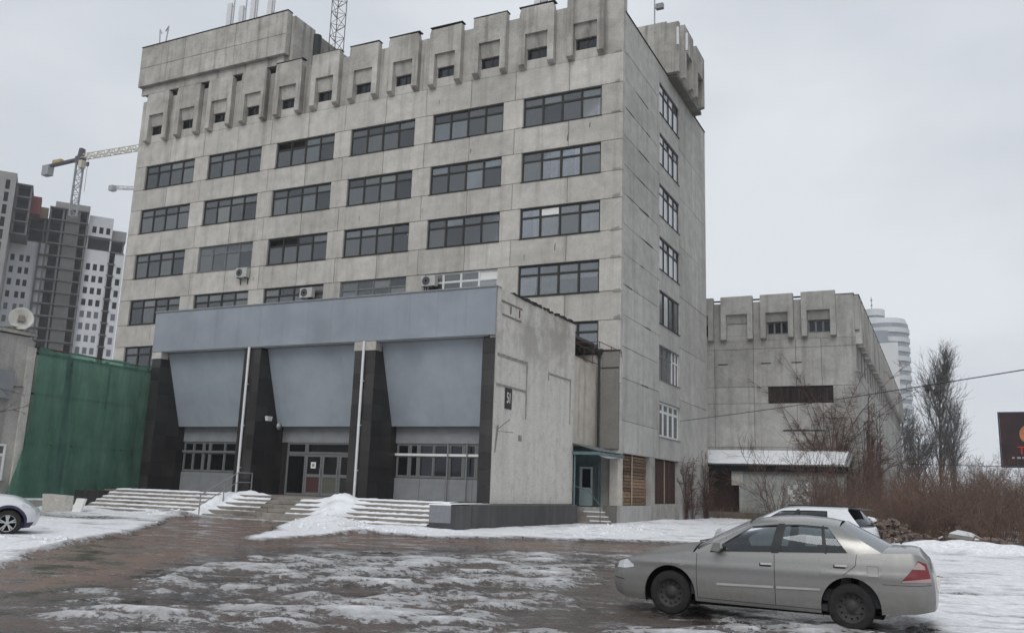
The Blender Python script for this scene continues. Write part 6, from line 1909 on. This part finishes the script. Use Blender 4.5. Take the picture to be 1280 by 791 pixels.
# taller saplings standing out of it against the annex wall
for k, (x, y, hh) in enumerate(((7.6, 19.0, 6.2), (9.6, 17.5, 5.6), (4.6, 20.6, 5.4))):
    tw = TW(); shrubs(tw, np.array([(x, y)]), np.array([hh]), 13, 14, 0.022)
    o = thing('sapling', ['bare red-brown sapling before the middle of the shed roof', 'bare sapling at the annex corner, right of the shed', 'thin bare sapling before the left half of the shed wall'][k], 'tree', (x, y, 0), 'saplings before the annex')
    link('branches', tw.mesh('branches', MT['vine']), o)
# dry grass and weeds at the foot of the thicket
tw = TW()
gp_ = scatter([(9.0, 10), (13.2, -3.0), (16.0, -8.5), (26, -10.8), (26, -8.5), (17, -5.5), (14, 1), (10.5, 12)], 2600)
P0 = np.zeros((len(gp_), 3)); P0[:, :2] = gp_
tw.add(P0, np.stack([RN.normal(size=len(gp_))*0.5, RN.normal(size=len(gp_))*0.5, np.ones(len(gp_))], 1), RN.uniform(0.25, 0.8, len(gp_)), 0.008, 0.004, rnd3(len(gp_))*0.25, seg=2)
gp_ = scatter([(-0.2, 20.5), (8, 20.5), (8, 22.5), (-0.2, 22.5)], 500)
P0 = np.zeros((len(gp_), 3)); P0[:, :2] = gp_
tw.add(P0, np.stack([RN.normal(size=len(gp_))*0.4, RN.normal(size=len(gp_))*0.4, np.ones(len(gp_))], 1), RN.uniform(0.3, 1.0, len(gp_)), 0.01, 0.005, rnd3(len(gp_))*0.25, seg=2)
tag(link('dry_grass', tw.mesh('dry_grass', MT['grass'])), 'tufts of dry tan grass along the foot of the thicket', 'grass', kind='stuff')

# climbers on the walls
def climber(name, label, loc, starts, uvec, nvec, H_, wspread, mat, n=26, r=0.022):
    o = thing(name, label, 'vine', loc)
    tw = TW()
    u = np.array(uvec, float); nv = np.array(nvec, float)
    S0 = np.array(starts, float); idx = RN.randint(0, len(S0), n)
    P0 = S0[idx]+u*RN.normal(size=(n, 1))*0.25+nv*RN.uniform(0.02, 0.12, (n, 1))
    D = u*RN.normal(size=(n, 1))*0.28+np.array([0, 0, 1.0])+nv*RN.uniform(-0.02, 0.06, (n, 1))
    Ln = H_*RN.uniform(0.35, 1.0, n)
    bend = u*RN.normal(size=(n, 1))*wspread+nv*0.0
    pts = tw.add(P0, D, Ln, r, r*0.5, bend, seg=6)
    p, d, t = along(pts, 16, 0.1, 1.0)
    d2 = d*0.7+u*RN.normal(size=(len(p), 1))*0.9+nv*RN.uniform(-0.05, 0.45, (len(p), 1)); 
    l2 = RN.uniform(0.25, 1.1, len(p))
    pts2 = tw.add(p, d2, l2, r*0.5, r*0.28, rnd3(len(p))*0.2, seg=3)
    p, d, t = along(pts2, 4, 0.1, 1.0)
    d3 = d*0.5+u*RN.normal(size=(len(p), 1))*0.9+nv*RN.uniform(0, 0.5, (len(p), 1)); d3[:, 2] -= 0.25
    tw.add(p, d3, RN.uniform(0.12, 0.5, len(p)), r*0.32, r*0.2, rnd3(len(p))*0.25, seg=2)
    link('stems', tw.mesh('stems', mat), o)
climber('wall_vine', 'leafless brown vine climbing the lower right corner of the tower side', (0.1, 16, 0), [(0.1, 13.2, 0), (0.1, 14.6, 0), (0.1, 17.8, 0), (0.1, 18.8, 0)], (0, 1, 0), (1, 0, 0), 4.6, 0.16, MT['vine'], 22, 0.03)
climber('wall_vine', 'large leafless red-brown vine spread over the annex corner above the shed', (9, 27.1, 0), [(8.6, 27.3, 0), (9.4, 27.3, 0), (7.4, 27.3, 3.5)], (1, 0, 0), (0, -1, 0), 10.5, 0.16, MT['vine'], 46, 0.035)
climber('wall_vine', 'tangle of leafless vine hanging along the annex side wall', (10.1, 33, 0), [(10.0, 29, 0), (10.0, 33, 0), (10.0, 38, 0), (10.0, 44, 0)], (0, 1, 0), (1, 0, 0), 10.5, 0.16, MT['vine'], 50, 0.04)

def bare_tree(name, label, x, y, H_, W_, n1, n2, n3, mat, upright, r=0.2, group=None):
    o = thing(name, label, 'tree', (x, y, 0), group)
    t0 = TW()
    tr = t0.add(np.array([[x, y, 0.0]]), np.array([[0.02, 0.0, 1.0]]), np.array([H_*0.86]), r, r*0.15, np.array([[0.01, 0, 0]]), seg=6)
    link('trunk', t0.mesh('trunk', mat), o)
    tw = TW()
    p, d, t = along(tr, n1, 0.08, 0.97)
    d1 = d*upright+rnd3(len(p))*np.array([1, 1, 0.35]); d1[:, 2] = np.abs(d1[:, 2])
    l1 = H_*RN.uniform(0.22, 0.42, len(p))*np.interp(t, [0, 0.4, 1], [1.0, 1.0, 0.45])*W_
    bd = np.zeros((len(p), 3)); bd[:, 2] = 0.28
    a = tw.add(p, d1, l1, r*0.28, r*0.1, bd, seg=4)
    p, d, t = along(a, n2, 0.15, 1.0)
    l2 = np.repeat(l1, n2)*RN.uniform(0.2, 0.5, len(p))
    bd = rnd3(len(p))*0.1; bd[:, 2] += 0.2
    b_ = tw.add(p, d*0.9+rnd3(len(p))*0.6, l2, r*0.1, r*0.06, bd, seg=2)
    p, d, t = along(b_, n3, 0.2, 1.0)
    tw.add(p, d*0.9+rnd3(len(p))*0.6, np.repeat(l2, n3)*RN.uniform(0.25, 0.6, len(p)), r*0.06, r*0.04, rnd3(len(p))*0.12, seg=1)
    link('crown', tw.mesh('crown', mat), o)
    return o
pt = bare_tree('poplar_tree', 'tall bare poplar with dark nests rising right of the annex', 14.9, 104.0, 25.5, 0.95, 64, 13, 5, MT['twig_grey'], 2.0, 0.26)
pt2 = bare_tree('poplar_tree', 'shorter bare poplar close beside the tall one on its right', 16.7, 101.0, 17.5, 0.9, 46, 11, 5, MT['twig_grey'], 1.9, 0.2)
bare_tree('bare_tree', 'grey bare tree between the annex end and the poplar', 8.4, 112.0, 17.0, 1.15, 40, 11, 6, MT['twig_grey'], 0.9, 0.24)
bare_tree('bare_tree', 'grey bare tree low in front of the poplar trunk', 12.2, 88.0, 12.0, 1.1, 40, 11, 6, MT['twig_grey'], 0.9, 0.22)
bare_tree('bare_tree', 'small bare tree right of the poplar by the low cable', 20.6, 95.0, 8.5, 1.3, 30, 9, 5, MT['twig_grey'], 0.7, 0.16)
for k, (dx, z) in enumerate(((-0.8, 19.0), (1.0, 20.3), (0.2, 18.3), (1.5, 22.2))):
    tw = TW()
    n = 260
    c = np.array([[14.9+dx*1.1, 103.6, z]])
    q = rnd3(n)*RN.uniform(0.1, 0.42, (n, 1))
    tw.add(c+q, rnd3(n), RN.uniform(0.3, 0.6, n), 0.035, 0.02, rnd3(n)*0.3, seg=2)
    tag(link('bird_nest', tw.mesh('bird_nest', MT['black'])), ['round dark nest on the leftmost branch of the poplar', 'dark nest right of the poplar stem, third highest', 'dark nest lowest at the middle of the poplar', 'highest dark nest near the poplar top'][k], 'nest', 'nests in the poplar')
# far line of scrub closing the horizon
tw = TW()
xy = np.concatenate([scatter([(13, 60), (70, 20), (90, 40), (40, 110), (13, 84)], 170), scatter([(24, 110), (120, 60), (140, 90), (40, 150)], 120)])
shrubs(tw, xy, RN.uniform(2.2, 4.2, len(xy)), 12, 6, 0.035)
tag(link('far_scrub', tw.mesh('far_scrub', MT['twig_red'])), 'far line of brown scrub along the horizon', 'scrub', kind='stuff')
# reaching branch of a tree outside the left edge
tw = TW()
a = tw.add(np.array([[-20.6, -24.0, 3.6], [-20.6, -24.2, 5.0]]), np.array([[0, 1.0, 0.12], [0.02, 1.0, 0.1]]), np.array([4.3, 3.6]), 0.03, 0.012, np.array([[0, 0, 0.05], [0, 0, -0.04]]), seg=5)
p, d, t = along(a, 12, 0.2, 1.0); b_ = tw.add(p, d+rnd3(len(p))*0.7, RN.uniform(0.3, 0.9, len(p)), 0.012, 0.005, rnd3(len(p))*0.15, seg=3)
p, d, t = along(b_, 3, 0.2, 1.0); tw.add(p, d+rnd3(len(p))*0.7, RN.uniform(0.15, 0.4, len(p)), 0.006, 0.003, rnd3(len(p))*0.15, seg=2)
o = thing('bare_branch', 'thin bare branches crossing the neighbour wall at the left edge', 'branch', (-20.6, -24, 3.6)); link('twigs', tw.mesh('twigs', MT['twig_grey']), o)

# rubble heap with snow
rb = MB(); rsn = MB()
rr = random.Random(8)
def chunk(mb, cx, cy, cz, sx, sy, sz):
    M = Matrix.Rotation(rr.uniform(0, 3.1), 3, 'Z') @ Matrix.Rotation(rr.uniform(-0.6, 0.6), 3, 'X') @ Matrix.Rotation(rr.uniform(-0.5, 0.5), 3, 'Y')
    i = len(mb.v)
    for a, b, c in ((-1, -1, -1), (1, -1, -1), (1, 1, -1), (-1, 1, -1), (-1, -1, 1), (1, -1, 1), (1, 1, 1), (-1, 1, 1)):
        v = M @ Vector((a*sx*rr.uniform(0.7, 1), b*sy*rr.uniform(0.7, 1), c*sz*rr.uniform(0.7, 1)))
        mb.v.append((v.x+cx, v.y+cy, v.z+cz))
    for q in ((0, 3, 2, 1), (4, 5, 6, 7), (0, 1, 5, 4), (1, 2, 6, 5), (2, 3, 7, 6), (3, 0, 4, 7)):
        mb.f.append(tuple(i+k for k in q)); mb.mi.append(0)
def rubble(cx, cy, rx, ry, h, n):
    for k in range(n):
        t = rr.uniform(0, 6.28); q = math.sqrt(rr.random())
        x = cx+rx*q*math.cos(t); y = cy+ry*q*math.sin(t); z = h*(1-q*q)*rr.uniform(0.3, 1.05)
        s_ = rr.uniform(0.03, 0.11)
        chunk(rb, x, y, z, s_*rr.uniform(0.8, 1.9), s_, s_*rr.uniform(0.4, 1.0))
        if rr.random() < 0.10:
            chunk(rsn, x+rr.uniform(-0.1, 0.1), y-0.05, z+s_*0.7, s_*1.3, s_*1.1, s_*0.35)
rubble(13.2, -6.2, 1.7, 1.6, 0.95, 420)
rubble(14.6, -8.6, 1.2, 0.8, 0.5, 90)
rubble(16.8, -10.6, 1.6, 0.5, 0.5, 110)
rubble(19.6, -10.9, 2.0, 0.5, 0.45, 110)
rubble(15.9, -6.6, 1.0, 0.8, 0.8, 60)
WR = thing('snowy_slab', 'broken slab with a cap of snow lying on the rubble', 'slab', (16.3, -7.8, 0))
m = MB(); m.prism([(15.6, 0.42), (16.7, 0.30), (16.75, 0.42), (15.65, 0.55)], 'y', -8.4, -7.5); m.build('slab', MT['old'], WR)
m = MB(); m.prism([(15.66, 0.555), (16.7, 0.43), (16.4, 0.6), (15.95, 0.68)], 'y', -8.35, -7.55); m.build('snow_cap', MT['snow'], WR)
rubble(16.2, -7.9, 0.9, 0.7, 0.4, 60)
# crusty clods of snow and ice on the ploughed ridges
cl = MB(); cl2 = MB()
for (cx_, cy_, rx_, ry_, hh, n_) in ((-5.6, -17.9, 1.9, 0.9, 0.3, 130), (-3.2, -19.9, 3.2, 1.0, 0.15, 150), (-8.6, -21.4, 4.0, 0.7, 0.12, 120), (-14.0, -17.4, 1.4, 0.6, 0.2, 70), (-2.0, -31.0, 3.6, 0.7, 0.12, 120), (3.6, -10.0, 1.6, 5.0, 0.12, 120)):
    for k in range(n_):
        x = cx_+rx_*rr.gauss(0, 0.5); y = cy_+ry_*rr.gauss(0, 0.6)
        i_ = int((x-GX0)/GS); j_ = int((y-GY0)/GS); s_ = rr.uniform(0.015, 0.055)
        if cov[i_, j_] < 0.9 or S[i_, j_] < 0.75:
            continue
        chunk(cl if rr.random() < 0.75 else cl2, x, y, H[i_, j_]+s_*0.15, s_*rr.uniform(1, 1.6), s_, s_*rr.uniform(0.4, 0.8))
tag(cl.build('snow_clods', MT['snow']), 'small clods of snow on the ploughed ridges before the steps', 'snow', kind='stuff')
tag(cl2.build('dirty_snow_clods', MT['snow_dirty']), 'small dirty grey clods on the ploughed snow ridges', 'snow', kind='stuff')
tag(rb.build('rubble_heap', weathered('rubble', (0.20, 0.155, 0.13), (0.085, 0.062, 0.052), rnd=0, blotch=1.0, big=1.5)), 'heap of broken rubble before the thicket right of the cars', 'rubble', kind='stuff')
tag(rsn.build('rubble_snow', MT['snow_dirty']), 'dirty snow lumps on the rubble heap', 'snow', kind='stuff')
# ================================================================== winter haze
hz_ = MB(); hz_.box(-450, 330, -90, 420, -1.2, 172)
hm_ = bpy.data.materials.new('haze_air'); hm_.use_nodes = True
hn = hm_.node_tree; hn.nodes.clear()
ho = hn.nodes.new('ShaderNodeOutputMaterial'); hv = hn.nodes.new('ShaderNodeVolumePrincipled')
hv.inputs['Color'].default_value = (0.93, 0.95, 0.98, 1); hv.inputs['Density'].default_value = 0.0005
hn.links.new(hv.outputs[0], ho.inputs['Volume'])
tag(hz_.build('haze', hm_), 'thin pale winter haze filling the air', 'haze', kind='stuff')
